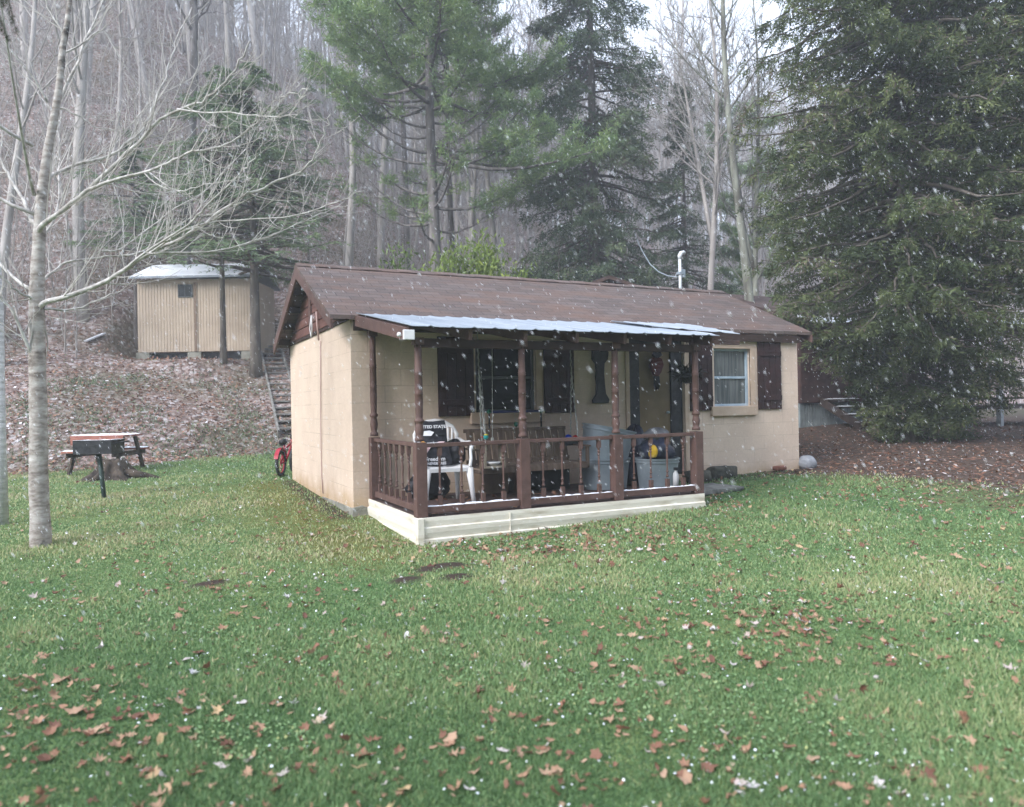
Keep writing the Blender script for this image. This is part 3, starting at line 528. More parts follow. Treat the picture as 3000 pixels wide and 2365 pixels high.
def text(s_, size, loc, rot, m, parent, name='lettering'):
    c_ = bpy.data.curves.new(name, 'FONT'); c_.body = s_; c_.size = size; c_.extrude = 0.0012; c_.offset = 0.0012; c_.align_x = 'CENTER'; c_.align_y = 'CENTER'; c_.materials.append(m); o_ = bpy.data.objects.new(name, c_); COL.objects.link(o_); o_.parent = parent; o_.location = loc; o_.rotation_euler = rot; bpy.context.view_layer.update(); me = bpy.data.meshes.new_from_object(o_); mo_ = bpy.data.objects.new(name, me); COL.objects.link(mo_); mo_.parent = parent; mo_.location = loc; mo_.rotation_euler = rot; bpy.data.objects.remove(o_); return mo_
text('UNITED STATES', .050, (0.0, .088, .435), (math.radians(66), 0, 0), wt, bag); text('Freedom', .062, (-.02, -.085, .085), (math.radians(92), 0, 0), wt, bag); text('NEVER FREE', .040, (.0, -.070, .035), (math.radians(96), 0, 0), wt, bag)
# lumpy black bags
def lump(name, loc, sc, m, label, cat, seed, group=None, rz_=0):
    r_ = np.random.default_rng(seed); n1, n2 = 14, 18; vs = []; ph = r_.random(6)*6
    for i in range(n1+1):
        th_ = math.pi*i/n1
        for j in range(n2):
            a = 2*math.pi*j/n2; k = 1+.12*math.sin(3*a+ph[0]+2*th_)+.10*math.sin(5*a+ph[1])*math.sin(3*th_+ph[2])+.06*math.sin(9*a+7*th_+ph[3]); z = math.cos(th_); vs.append((sc[0]*math.sin(th_)*math.cos(a)*k, sc[1]*math.sin(th_)*math.sin(a)*k, sc[2]*(max(z, -.75)+.75)*(1+.1*math.sin(4*a+ph[4]))))
    mb = MB(); mb.add(vs, [(i*n2+j, i*n2+(j+1) % n2, (i+1)*n2+(j+1) % n2, (i+1)*n2+j) for i in range(n1) for j in range(n2)]); o_ = mb.build(name, m, None, sm=True); o_.location = loc; o_.rotation_euler = (0, 0, rz_); tag(o_, label, cat, group); return o_
lump('backpack', (0.98, -0.80, PZ+0.425), (.13, .09, .15), M['black'], 'black cloth bag slumped behind the printed bag on the white chair', 'bag', 1)
lump('rubbish_bag', (0.80, -0.42, PZ), (.26, .16, .19), M['black'], 'black bag lying on the porch floor behind the white chair', 'bag', 2)
o = lump('plush_toy', (0.40, -1.02, 0.90-0.02), (.05, .04, .05), mat('orange_plush', (.62, .28, .05), (.75, .42, .12), 30, .8), 'small orange toy sitting behind the left porch rail', 'toy', 3)
o.location = (0.515, -1.02, 0.815)
# ------------------------------------------------------------------ porch swing
sw = empty('porch_swing', (1.95, -0.72, PZ)); tag(sw, 'weathered wooden porch swing with slatted back hung on pale ropes', 'swing')
mb = MB()
for k in range(6): mb.box(-.70, -.24+.075*k, .355, .70, -.18+.075*k, .375)
mb.box(-.70, -.255, .30, .70, -.235, .36); mb.build('seat', M['swingwood'], sw, 0.004)
mb = MB()
for k in range(13): x = -.67+.107*k; mb.beam((x, .20, .36), (x, .33, .80), .085, .016, (1, 0, 0)) if False else mb.prism([(x, .20, .34), (x+.09, .20, .34), (x+.09, .31, .80), (x, .31, .80)], (0, .016, 0))
mb.box(-.70, .215, .385, .72, .24, .43); mb.box(-.70, .302, .755, .72, .325, .80); mb.build('backrest', M['swingwood'], sw, 0.003)
for sx in (-1, 1):
    mb = MB(); mb.box(sx*.71-.03, -.27, .56, sx*.71+.03, .26, .58); mb.box(sx*.71-.018, -.25, .30, sx*.71+.018, -.21, .56); mb.box(sx*.71-.018, -.25, .30, sx*.71+.018, .24, .335); mb.build('armrest', M['swingwood'], sw, 0.004)
def rope(pts, r_, parent, name='rope'):
    pts = np.array(pts, float); out = []
    for a, b_ in zip(pts[:-1], pts[1:]):
        n = max(2, int(np.linalg.norm(b_-a)/.02))
        for i in range(n): out.append(a+(b_-a)*i/n)
    out.append(pts[-1]); out = np.array(out); k = np.arange(len(out)); out[:, 0] += .004*np.sin(k*1.5); out[:, 1] += .004*np.cos(k*1.5); MB().tube(out, r_, 5).build(name, M['rope'], parent, sm=True)
SWP = ((-.64, -.50, -.62), (.60, .74, .64))
for xa, xb, xt in SWP:
    rope([(xa, -.22, .56), (xt, 0, 1.50)], .0085, sw); rope([(xb, .22, .58), (xt, 0, 1.50)], .0085, sw); rope([(xt, 0, 1.50), (xt, 0.02, 1.98)], .007, sw)
# ------------------------------------------------------------------ bins
def bin_(name, loc, rb, rt, h, label, tilt=0.0, tdir=0.0):
    e = empty(name, loc); tag(e, label, 'bin', 'grey bins on the porch'); pr_ = [(rb*.97, 0), (rb, .01)]
    for k in range(1, 8): t = k/8; pr_.append((rb+(rt-rb)*t, h*t))
    pr_ += [(rt, h*.86), (rt+.008, h*.87), (rt+.008, h*.90), (rt, h*.91), (rt, h-.02), (rt+.016, h-.018), (rt+.018, h), (rt-.006, h), (rt-.012, h-.03), (rb-.01, .03)]
    MB().lathe(pr_, (0, 0, 0), 40).build('bin_body', M['galv'], e, sm=False)
    e.rotation_euler = (tilt*math.cos(tdir), tilt*math.sin(tdir), 0); return e
bin_('galvanised_bin', (3.06, -0.72, PZ), .27, .315, .385, 'lower grey bin on the porch floor with another bin stacked in it')
e = bin_('galvanised_bin', (3.05, -0.70, PZ+.32), .285, .335, .46, 'upper grey bin tilted inside the lower bin beside the swing', .20, math.radians(75))
bin_('galvanised_bin', (3.46, -1.28, PZ), .22, .262, .40, 'short grey bin stuffed with dark bags beside the right porch post')
navy = mat('navy_plastic', (.010, .014, .030), (.03, .036, .065), 7, .35, .9, 9)
lump('rubbish_bag', (3.46, -1.27, PZ+.36), (.22, .20, .17), navy, 'dark blue rubbish bag bulging out of the short grey bin', 'bag', 5)
lump('crumpled_jacket', (3.50, -1.22, PZ+.62), (.20, .13, .08), mat('grey_cloth', (.07, .075, .085), (.20, .20, .21), 8, .8, .9, 14), 'crumpled grey jacket lying on top of the dark rubbish bag', 'jacket', 6, None, .3)
lump('yellow_cloth', (3.30, -1.42, PZ+.42), (.055, .05, .08), mat('yellow_cloth', (.55, .34, .02), (.65, .45, .05), 9, .6), 'bright yellow cloth hanging over the rim of the short bin', 'cloth', 8)
lump('rubbish_bag', (3.60, -0.62, PZ), (.20, .20, .42), navy, 'tall dark bag standing behind the two rear bins by the door', 'bag', 9)
b_ = empty('spray_bottle', (3.50, -1.585, PZ)); tag(b_, 'white spray bottle with dark cap in front of the short bin', 'bottle')
MB().lathe([(.035, .0), (.036, .15), (.03, .18), (.014, .20), (.014, .22)], (0, 0, .05), 12).build('bottle_body', M['white'], b_, sm=True); MB().box(-.018, -.03, .265, .018, .02, .30).build('cap', M['iron'], b_, .004); MB().box(-.04, -.04, 0, .04, .04, .052).build('carton', M['iron'], b_)
# ------------------------------------------------------------------ clutter below and behind the swing
bx = mat('cardboard', (.16, .11, .075), (.22, .16, .11), 5, .85, .3, 20)
def boxthing(name, x0, y0, x1, y1, h, m, label, cat, rz_=0.0):
    cx, cy = (x0+x1)/2, (y0+y1)/2; e = empty(name, (cx, cy, PZ), rz_); tag(e, label, cat); a, b2 = (x1-x0)/2, (y1-y0)/2
    MB().box(-a, -b2, 0, a, b2, h).build('box_body', m, e, .006); MB().prism([(-a, -b2-.003, h+.002), (a, -b2-.003, h+.002), (a, -.01, h+.002), (-a, -.01, h+.002)], (0, 0, .004)).prism([(-a, .01, h+.002), (a, .01, h+.002), (a, b2+.003, h+.002), (-a, b2+.003, h+.002)], (0, 0, .004)).build('lid', m, e); return e
boxthing('cardboard_box', 1.48, -.42, 1.84, -.10, .24, bx, 'tan cardboard box on the floor under the left end of the swing', 'box')
boxthing('storage_box', 1.92, -.40, 2.14, -.12, .26, mat('brown_box', (.10, .055, .042), (.13, .075, .06), 5, .8), 'small brown box on the floor right of the cardboard box', 'box')
boxthing('storage_crate', 2.22, -.52, 2.66, -.10, .30, mat('dark_crate', (.012, .018, .018), (.025, .03, .03), 5, .6), 'dark plastic crate on the floor under the right end of the swing', 'crate')
# wooden bird feeder hanging from the left swing rope side
bf = empty('bird_feeder', (1.36, -1.00, .60)); tag(bf, 'square wooden bird feeder with a pale bowl hanging left of the swing', 'bird feeder'); wd = mat('grey_feeder_wood', (.20, .17, .13), (.32, .28, .22), 7, .8, .4, 30)
MB().box(-.13, -.06, 0, -.10, .06, .26).box(.10, -.06, 0, .13, .06, .26).box(-.13, -.07, -.025, .13, .07, 0).build('frame', wd, bf, .003); MB().box(-.17, -.09, .26, .17, .09, .285).build('roof', wd, bf, .004)
MB().lathe([(.04, 0), (.085, .03), (.09, .045), (.08, .045), (.04, .012)], (0, 0, .0), 18).build('bowl', M['white'], bf, sm=True); MB().box(-.012, -.012, .285, .012, .012, .32).tube([(0, 0, .32), (0.03, .02, 1.45)], .004, 4).build('hanger', M['rope'], bf)
# small bird figurine on the rope
fg = empty('bird_figurine', (1.30, -.95, .925)); tag(fg, 'small teal and yellow bird figurine hanging on the left swing rope', 'figurine')
MB().lathe([(.0, -.03), (.022, -.02), (.034, .0), (.03, .018), (.0, .026)], (0, 0, 0), 12).build('body', mat('teal_glaze', (.0, .22, .24), (.02, .32, .30), 20, .3), fg, sm=True)
MB().lathe([(.0, 0), (.028, .003), (.02, .014), (.0, .02)], (.006, 0, .02), 10).build('back', mat('yellow_glaze', (.6, .5, .05), rough=.3), fg, sm=True); MB().tube([(-.03, 0, .0), (-.065, 0, .008)], [.01, .003], 6).build('beak', mat('red_glaze', (.4, .05, .03), rough=.3), fg); MB().tube([(0, 0, .03), (.0, .1, .75)], .003, 4).build('cord', M['rope'], fg)
# kid's stand: blue bar with green joints in front of the window
st = empty('toy_stand', (2.05, -.22, PZ)); tag(st, 'toy stand with a dark blue crossbar and green joints in front of the left window', 'toy'); gr = mat('green_plastic', (.0, .10, .06), rough=.4); bl = mat('blue_plastic', (.005, .015, .09), rough=.4)
MB().tube([(-.37, 0, 1.0), (.37, 0, 1.0)], .018, 10).build('crossbar', bl, st, sm=True)
for sx in (-1, 1): MB().tube([(sx*.37, 0, .97), (sx*.37, 0, 0.0)], .012, 8).build('leg', M['iron'], st, sm=True); MB().lathe([(.0, -.03), (.03, -.015), (.03, .02), (.0, .035)], (sx*.37, 0, 1.0), 12).build('joint', gr, st, sm=True)
MB().lathe([(.0, -.04), (.025, -.02), (.025, .02), (.0, .03)], (-.02, -.05, .84), 10).build('pendant', gr, st, sm=True); MB().tube([(-.02, -.05, .86), (-.02, 0, .99)], .003, 4).build('cord', M['rope'], st)
ty = empty('toy_car', (2.64, -.62, PZ+.62)); tag(ty, 'small red and blue plastic toy at the right end of the swing back', 'toy')
MB().lathe([(.0, -.04), (.045, -.02), (.05, .01), (.03, .045), (.0, .05)], (-.05, 0, .03), 12).build('toy_body', mat('toy_blue', (.01, .04, .35), rough=.35), ty, sm=True); MB().lathe([(.0, -.03), (.04, -.02), (.045, .01), (.02, .035), (.0, .04)], (.05, 0, .03), 12).build('toy_knob', mat('toy_red', (.4, .01, .015), rough=.35), ty, sm=True)
MB().box(-.12, -.04, -.06, .12, .05, -.01).build('toy_base', M['iron'], ty, .01)
# ------------------------------------------------------------------ things at the foot of the wall
def rock(name, loc, sc, m, label, cat, seed, boxy=.5, rz_=0.0):
    r_ = np.random.default_rng(seed); n1, n2 = 12, 18; vs = []; ph = r_.random(5)*6
    for i in range(n1+1):
        t = math.pi*i/n1-math.pi/2
        for j in range(n2):
            a = 2*math.pi*j/n2; f = lambda v: math.copysign(abs(v)**boxy, v); k = 1+.05*math.sin(3*a+ph[0]+3*t)+.04*math.sin(7*a+ph[1]); vs.append((sc[0]*f(math.cos(t))*f(math.cos(a))*k, sc[1]*f(math.cos(t))*f(math.sin(a))*k, sc[2]*f(math.sin(t))*k))
    mb = MB(); mb.add(vs, [(i*n2+j, i*n2+(j+1) % n2, (i+1)*n2+(j+1) % n2, (i+1)*n2+j) for i in range(n1) for j in range(n2)]); o_ = mb.build(name, m, None, sm=True); o_.location = tuple(float(v) for v in loc); o_.rotation_euler = (0, 0, rz_); tag(o_, label, cat); return o_
dks = mat('dark_mossy_block', (.03, .032, .026), (.085, .08, .065), 9, .95, .8, 20)
rock('concrete_block', (5.50, -.16, .22), (.24, .11, .10), dks, 'dark mossy block against the wall right of the porch', 'block', 3, .35)
rock('concrete_block', (4.95, -.25, .20), (.20, .12, .09), dks, 'dark block half hidden behind the right end of the railing', 'block', 4, .4)
rock('boulder', (7.40, -.02, .26), (.16, .13, .12), mat('pale_stone', (.22, .23, .25), (.34, .35, .38), 8, .8, .5, 25), 'pale rounded stone beside the right corner of the cottage', 'stone', 5, .9)
rock('flagstone', (4.45, -.95, .12), (.52, .30, .035), M['stone'], 'flat grey stepping slab at the open end of the porch', 'slab', 6, .3, .1)
rock('brick_piece', (6.75, -.07, .22), (.14, .05, .035), mat('old_brick', (.16, .06, .04), (.22, .10, .07), 12, .9, .6, 30), 'broken reddish brick lying against the wall below the right shutter', 'brick', 9, .4, .2)
# ------------------------------------------------------------------ pedestal grill
P, dg = ghit(293, 1462); gr_ = empty('charcoal_grill', P, math.radians(-24)); tag(gr_, 'black iron park grill on a single leaning post in the lawn', 'grill')
MB().tube([(.07, 0, -.1), (.0, 0, .66)], .032, 12).build('post', mat('green_black_post', (.015, .035, .032), (.03, .055, .05), 8, .5), gr_, sm=True)
mb = MB(); t = .012; a, b_, z0, z1 = .27, .20, .66, .86
mb.box(-a, -b_, z0, a, b_, z0+t); mb.box(-a, -b_, z0+t, a, -b_+t, z1); mb.box(-a, b_-t, z0+t, a, b_, z1-.04); mb.box(-a, -b_+t, z0+t, -a+t, b_-t, z1); mb.box(a-t, -b_+t, z0+t, a, b_-t, z1); o = mb.build('firebox', M['iron'], gr_, .004)
mb = MB()
for k in range(14): y = -b_+.03+k*.029; mb.tube([(-a-.03, y, z1-.05), (a+.03, y, z1-.05)], .005, 5)
mb.build('grate', M['iron'], gr_); mb = MB(); mb.tube([(a+.0, -.05, z1-.05), (a+.13, -.05, z1-.03), (a+.13, .05, z1-.03), (a, .05, z1-.05)], .010, 6); mb.build('handle', M['iron'], gr_, sm=True)
mb = MB(); snowstrip(mb, (-a, -b_+.006, z1+.001), (a, -b_+.006, z1+.001), .018, .008, 4); snowstrip(mb, (a-.006, -b_, z1+.001), (a-.006, b_, z1+.001), .018, .008, 5); mb.build('snow_on_rim', M['snow'], gr_, sm=True)
brk = mat('dark_stump_bark', (.022, .016, .013), (.085, .065, .05), 7, .95, 1.0, 12, stretch=(1, 1, .35))
# ------------------------------------------------------------------ picnic table
P = atd(314, 1300, 14.3); P[2] = gz(P[0], P[1]); pt = empty('picnic_table', P, math.radians(-26.2)); pt.location.z -= .02; tag(pt, 'faded red picnic table with thin snow on its boards behind the grill', 'picnic table')
red = mat('faded_red_paint', (.27, .10, .075), (.36, .15, .11), 5, .75, .5, 30, stretch=(1, 4, 4))
hw = .50; T = .73
mb = MB()
for k in range(5): mb.box(-hw, -.36+.145*k, T-.035, hw, -.225+.145*k, T)
mb.box(-hw+.01, -.365, T-.175, hw-.01, -.335, T-.036); mb.build('tabletop', red, pt, .004)
for sy in (-1, 1):
    mb = MB(); mb.box(-hw, sy*.52-.13, .42, hw, sy*.52-.005, .455); mb.box(-hw, sy*.52+.005, .42, hw, sy*.52+.13, .455); mb.build('bench', red, pt, .004)
    mb = MB(); snowstrip(mb, (-hw, sy*.52-.06, .456), (hw, sy*.52-.06, .456), .13, .018, 20+sy); snowstrip(mb, (-hw, sy*.52+.06, .456), (hw, sy*.52+.06, .456), .12, .018, 30+sy); mb.build('snow_on_bench', M['snow'], pt, sm=True)
for sx in (-1, 1):
    mb = MB(); mb.box(sx*.42-.02, -.60, .33, sx*.42+.02, .60, .42); mb.beam((sx*.42, -.55, 0), (sx*.42, -.22, T-.04), .09, .04, (1, 0, 0)); mb.beam((sx*.42, .55, 0), (sx*.42, .22, T-.04), .09, .04, (1, 0, 0)); mb.build('leg_frame', brk, pt, .003)
mb = MB()
for k in range(5): snowstrip(mb, (-hw, -.293+.145*k, T+.001), (hw, -.293+.145*k, T+.001), .13, .02, 40+k)
mb.build('snow_on_table', M['snow'], pt, sm=True)
# ------------------------------------------------------------------ old stump with flared roots
P, dd = ghit(332, 1402); stp = empty('tree_stump', P); tag(stp, 'old dark tree stump with spreading roots beneath the picnic table', 'stump'); stp.scale = (.78, .78, .9)
mb = MB(); vs = []; n2 = 40; pr_ = [(.62, -.05), (.50, .02), (.40, .09), (.33, .20), (.29, .30), (.27, .36), (.20, .37), (.02, .33)]
for r_, z_ in pr_:
    for j in range(n2): a = 2*math.pi*j/n2; fl_ = 1+(.45*max(0, math.sin(4*a+.5))**2+.2*math.sin(9*a))*max(0, .35-z_)/.35; vs.append((r_*fl_*math.cos(a), r_*fl_*math.sin(a)*.8, z_+.02*math.sin(5*a)*(z_ > .3)))
mb.add(vs, [(i*n2+j, i*n2+(j+1) % n2, (i+1)*n2+(j+1) % n2, (i+1)*n2+j) for i in range(len(pr_)-1) for j in range(n2)]); mb.build('stump_wood', brk, stp, sm=True)
mb = MB()
for a, l in ((-.5, 1.15), (-1.3, .6), (-2.3, .7), (.3, .8), (3.0, .7)): mb.tube([(0.3*math.cos(a), .3*math.sin(a), .10), (l*.65*math.cos(a), l*.65*math.sin(a), .05), (l*math.cos(a), l*math.sin(a), -.03)], [.10, .06, .03], 8)
mb.build('root', brk, stp, sm=True)
# ------------------------------------------------------------------ child's bicycle behind the far corner
P = np.array([0.06, 4.85, gz(.06, 4.85)]); bk = empty('child_bicycle', P, math.radians(62)); tag(bk, 'small red child bicycle with black tyres parked behind the cottage corner', 'bicycle'); redp = mat('magenta_red_paint', (.30, .012, .03), (.38, .022, .045), 9, .35)
R_ = .20
for xx in (-.36, .36):
    wv = MB(); pts = [(xx+R_*math.cos(a), 0, R_+.01+R_*math.sin(a)) for a in np.linspace(0, 2*math.pi, 29)]; wv.tube(pts, .030, 8, False); wo = wv.build('wheel', M['iron'], bk, sm=True)
    wv = MB(); pts = [(xx+(R_-.035)*math.cos(a), 0, R_+.01+(R_-.035)*math.sin(a)) for a in np.linspace(0, 2*math.pi, 25)]; wv.tube(pts, .012, 6, False)
    for k in range(10): a = math.pi*2*k/10; wv.tube([(xx, 0, R_+.01), (xx+(R_-.03)*math.cos(a), 0, R_+.01+(R_-.03)*math.sin(a))], .003, 4)
    wv.build('rim', redp if xx < 0 else M['galv'], wo, sm=True)
fr_ = MB(); q = R_+.01
for a, b_ in (((-.36, 0, q), (-.10, 0, .22)), ((-.10, 0, .22), (-.16, 0, .52)), ((-.10, 0, .22), (.24, 0, .50)), ((-.14, 0, .44), (.23, 0, .54)), ((.22, 0, .60), (.28, 0, .46)), ((-.36, 0, q), (-.15, 0, .44))): fr_.tube([a, b_], .018, 8)
for s_ in (-.04, .04): fr_.tube([(.28, s_, .44), (.36, s_, q)], .014, 6)
fr_.build('frame', redp, bk, sm=True)
fm = MB()
for k in range(10):
    a0 = math.radians(20+k*14); a1 = math.radians(34+k*14); r_ = R_+.055; fm.prism([(-.36+r_*math.cos(a0), -.035, q+r_*math.sin(a0)), (-.36+r_*math.cos(a1), -.035, q+r_*math.sin(a1)), (-.36+(r_+.01)*math.cos(a1), -.035, q+(r_+.01)*math.sin(a1)), (-.36+(r_+.01)*math.cos(a0), -.035, q+(r_+.01)*math.sin(a0))], (0, .07, 0))
fm.build('mudguard', redp, bk); MB().tube([(-.28, 0, .56), (-.16, 0, .58), (-.02, 0, .57)], [.06, .05, .02], 8).build('saddle', M['iron'], bk, sm=True)
MB().tube([(.22, 0, .60), (.20, 0, .68)], .016, 8).tube([(.16, -.22, .76), (.19, -.1, .70), (.20, 0, .68), (.19, .1, .70), (.16, .22, .76)], .012, 8).build('handlebar', M['iron'], bk, sm=True)
# ------------------------------------------------------------------ wooden stairs up the bank
A, da = ghit(856, 1285, 13); B, db = ghit(792, 1042, 12)
ub = B-A; hz = np.array([ub[0], ub[1], 0]); Lh = np.linalg.norm(hz); hz /= Lh; sdv = np.array([hz[1], -hz[0], 0]); ns = 15
stx = empty('hillside_stairs', A); tag(stx, 'weathered grey wooden stairs with open treads climbing the leafy bank', 'stairs'); gw = mat('grey_weathered_wood', (.13, .125, .115), (.26, .25, .235), 6, .85, .5, 30); wS = .31
rise = B[2]-A[2]
for s_ in (-1, 1):
    mb = MB(); mb.beam(sdv*s_*wS+np.array([0, 0, .10]), sdv*s_*wS+hz*Lh+np.array([0, 0, rise+.24]), .05, .20); mb.build('stringer', gw, stx, .004)
for k in range(ns):
    t = (k+.5)/ns; c_ = hz*Lh*t+np.array([0, 0, rise*t+.17+.10*t]); mb = MB(); mb.beam(c_-sdv*(wS-.03), c_+sdv*(wS-.03), .20, .04); to = mb.build('tread', gw, stx, .003)
mb = MB(); c_ = hz*(Lh+.1)+np.array([0, 0, rise+.30]); mb.beam(c_-sdv*(wS+.05), c_+sdv*(wS+.05), .14, .05); mb.build('tread', gw, stx, .003)
# ------------------------------------------------------------------ shed on the bank
def ribbed(mb, x0, x1, z0, z1, y, pitch=.085, d=.009):
    n = int((x1-x0)/pitch); vs = []; xs = []
    for k in range(n):
        a = x0+(x1-x0)*k/n; p_ = (x1-x0)/n; xs += [(a, 0), (a+p_*.72, 0), (a+p_*.78, d), (a+p_*.94, d)]
    xs.append((x1, 0))
    for x, o_ in xs: vs += [(x, y+o_, z0), (x, y+o_, z1)]
    mb.add(vs, [(2*i, 2*i+2, 2*i+3, 2*i+1) for i in range(len(xs)-1)])
ds = 22.0; shz = ds/2187.3; rzs = math.radians(-26.2)
SL = atd(405, 1030, ds); SR = atd(737, 1030, ds); sw_ = np.linalg.norm((SR-SL)[:2]); mid = (SL+SR)/2
shed = empty('storage_shed', (mid[0], mid[1], mid[2]), rzs); tag(shed, 'tan ribbed metal storage shed on blocks with snow dusted flat roof on the bank', 'shed'); hs_ = (1030-818)*shz
tanm = mat('tan_ribbed_metal', (.40, .315, .24), (.48, .39, .30), 2, .55); mb = MB(); a = sw_/2
ribbed(mb, -a, a*.06, 0.0, hs_, 0.0); ribbed(mb, a*.06+.02, a, 0.0, hs_, 0.0); mb.add([(-a, .03, 0), (a, .03, 0), (a, 2.2, 0), (-a, 2.2, 0), (-a, .03, hs_), (a, .03, hs_), (a, 2.2, hs_), (-a, 2.2, hs_)], [(0, 3, 2, 1), (1, 2, 6, 5), (2, 3, 7, 6), (3, 0, 4, 7), (4, 5, 6, 7), (0, 1, 5, 4)]); mb.build('shed_wall', tanm, shed)
MB().box(-a, -.012, hs_-.10, a, .0, hs_).build('eave_trim', tanm, shed, .003); MB().box(-.045*1-.0+a*.03, -.012, 0, .0+a*.03+.012, .016, hs_-.10).build('door_seam', mat('seam_brown', (.20, .14, .10), rough=.7), shed)
ro = MB().prism([(-a-.10, -.28, hs_+.0), (-a-.10, 1.1, hs_+.58), (-a-.10, 2.5, hs_+.0), (-a-.10, 2.5, hs_+.05), (-a-.10, 1.1, hs_+.63), (-a-.10, -.28, hs_+.05)], (2*a+.2, 0, 0)).build('shed_roof', M['tin'], shed)
sm_ = MB(); vs = []; nxs, nys = 40, 14; r2 = np.random.default_rng(3)
for i in range(nxs+1):
    for j in range(nys+1):
        x = -a-.08+(2*a+.16)*i/nxs; y = -.26+2.7*j/nys; e_ = min(i, nxs-i, j, nys-j); vs.append((x, y, hs_+.055+.58*(1-abs(y-1.1)/1.38)+(0.001 if e_ == 0 else .012+.02*r2.random())))
sm_.add(vs, [(i*(nys+1)+j, (i+1)*(nys+1)+j, (i+1)*(nys+1)+j+1, i*(nys+1)+j+1) for i in range(nxs) for j in range(nys)]); sm_.build('snow_on_roof', M['snow'], ro, sm=True)
wx0 = (528-571)*shz; wz = (1030-852)*shz; ws_ = .19
f = MB(); f.box(wx0-.03, -.03, wz-.19, wx0+.40, 0.0, wz-.165).box(wx0-.03, -.03, wz+.165, wx0+.40, 0.0, wz+.19).box(wx0-.03, -.03, wz-.165, wx0, 0, wz+.165).box(wx0+.37, -.03, wz-.165, wx0+.40, 0, wz+.165).box(wx0+.175, -.025, wz-.165, wx0+.195, 0, wz+.165); wo = f.build('window', M['dframe'], shed); MB().box(wx0, -.014, wz-.165, wx0+.37, -.006, wz+.165).build('pane', M['glass'], wo)
MB().box(-a+.1, .25, -.30, a-.1, 2.0, -.02).build('shed_gap_shade', M['iron'], shed)  # black box put in the gap so its colour gives the shade
for x in (-a+.12, -.02*a, a-.12): MB().box(x-.2, 0.02, -.60, x+.2, .24, -.004).build('support_block', M['concrete'], shed, .01)
# white plank lying on the bank, left of the shed
P1, _ = ghit(250, 1005, 12); P2, _ = ghit(305, 985, 12); pl = MB(); 
dv = P2-P1; P1z = P1+np.array([0, 0, .05]); pl.beam((0, 0, 0), dv+np.array([0, 0, .03]), .22, .04); o = pl.build('plank', mat('pale_board', (.45, .46, .50), (.62, .62, .66), 5, .7), None, .004); o.location = tuple(P1z); tag(o, 'short pale board lying among leaves left of the shed', 'board')
# ------------------------------------------------------------------ brown cottage beyond the spruce
bh = empty('brown_cottage', (12.75, 5.0, 0)); bz = .50; tag(bh, 'dark brown clapboard cottage with grey skirting and snow edged roof behind the spruce', 'house')
dkr = mat('dark_brown_roofing', (.05, .032, .028), (.085, .055, .048), 6, .9, .5, 20); bw = mat('dark_brown_clapboard', (.055, .027, .023), (.085, .042, .036), 5, .8, .3, 20); X1, Y1, F0, E0, RD = 4.9, 6.0, 1.22, 3.30, 4.42
mb = MB(); z = F0
while z < E0-.01:
    z2 = min(z+.20, E0); mb.prism([(0, -.03, z), (0, 0, z), (0, 0, z2), (0, -.008, z2)], (X1, 0, 0)); mb.prism([(-.03, 0, z), (0, 0, z), (0, 0, z2), (-.008, 0, z2)], (0, Y1, 0)); z = z2
mb.box(0.0, 0.0, F0-.02, X1, Y1, E0); mb.prism([(0, 0, E0), (0, Y1, E0), (0, Y1/2, RD-.12)], (X1, 0, 0)); mb.build('wall', bw, bh)
skm = mat('grey_corrugated_skirting', (.17, .20, .21), (.26, .30, .31), 4, .6); mb = MB(); ribbed(mb, 0.02, X1, bz-.3, F0, .03, .09, .015); mb.box(.02, .055, bz-.3, X1-.02, Y1-.1, F0-.03); mb.build('skirting', skm, bh)
mb = MB(); mb.prism([(-.2, -.5, E0-.10), (-.2, Y1/2, RD), (-.2, Y1+.5, E0-.10), (-.2, Y1+.5, E0-.18), (-.2, Y1/2, RD-.09), (-.2, -.5, E0-.18)], (X1+.65, 0, 0)); br_ = mb.build('roof', dkr, bh)
mb = MB(); vs = []; n_ = 120; r2 = np.random.default_rng(8)
for i in range(n_+1):
    x = -.19+(X1+.63)*i/n_; k = r2.random(); wv = .0 if (k < .18) else .25+.25*k; vs += [(x, -.50, E0-.098), (x, -.50, E0-.098+.03*(wv > 0)), (x, -.50+wv+.01, E0-.07+(wv+.01)*.46), (x, -.49+wv+.02, E0-.098+(wv+.02)*.455)]
mb.add(vs, [(4*i+j, 4*i+j+1, 4*i+j+5, 4*i+j+4) for i in range(n_) for j in range(3)]); mb.build('snow_on_eave', M['snow'], br_)
sp_ = empty('entry_steps', (13.85, 3.75, 0)); tag(sp_, 'wooden entry steps with thin snow on each tread beside the brown cottage', 'steps'); dkw = mat('dark_step_wood', (.035, .022, .018), (.06, .04, .032), 6, .8)
for k in range(4):
    z = .74+.19*k-.02; y = .3*k; MB().box(-.55, y-.03, z-.045, .60, y+.27, z).build('tread', dkw, sp_, .004); mb = MB(); snowstrip(mb, (-.55, y+.05, z+.001), (.6, y+.05, z+.001), .22, .02, 60+k); mb.build('snow_on_tread', M['snow'], sp_)
for s_ in (-.5, .55): MB().beam((s_, -.05, .60), (s_, 1.15, 1.24), .05, .2).build('stringer', dkw, sp_)
MB().beam((-.58, -.05, .45), (-.58, -.05, 1.52), .07, .07).beam((-.58, -.10, 1.45), (-.58, 1.15, 2.18), .06, .08).beam((-.58, 1.1, .8), (-.58, 1.1, 2.5), .07, .07).build('handrail', dkw, sp_, .004)
pps = mat('pale_post', (.30, .33, .36), (.42, .45, .48), 5, .7); pc = empty('far_porch', (18.1, 3.1, 0)); tag(pc, 'dark covered porch with square posts and rails at the far right edge', 'porch')
mb = MB(); mb.box(-1.6, 0, .95, 4.2, 1.9, 1.05); mb.build('porch_floor', dkw, pc)
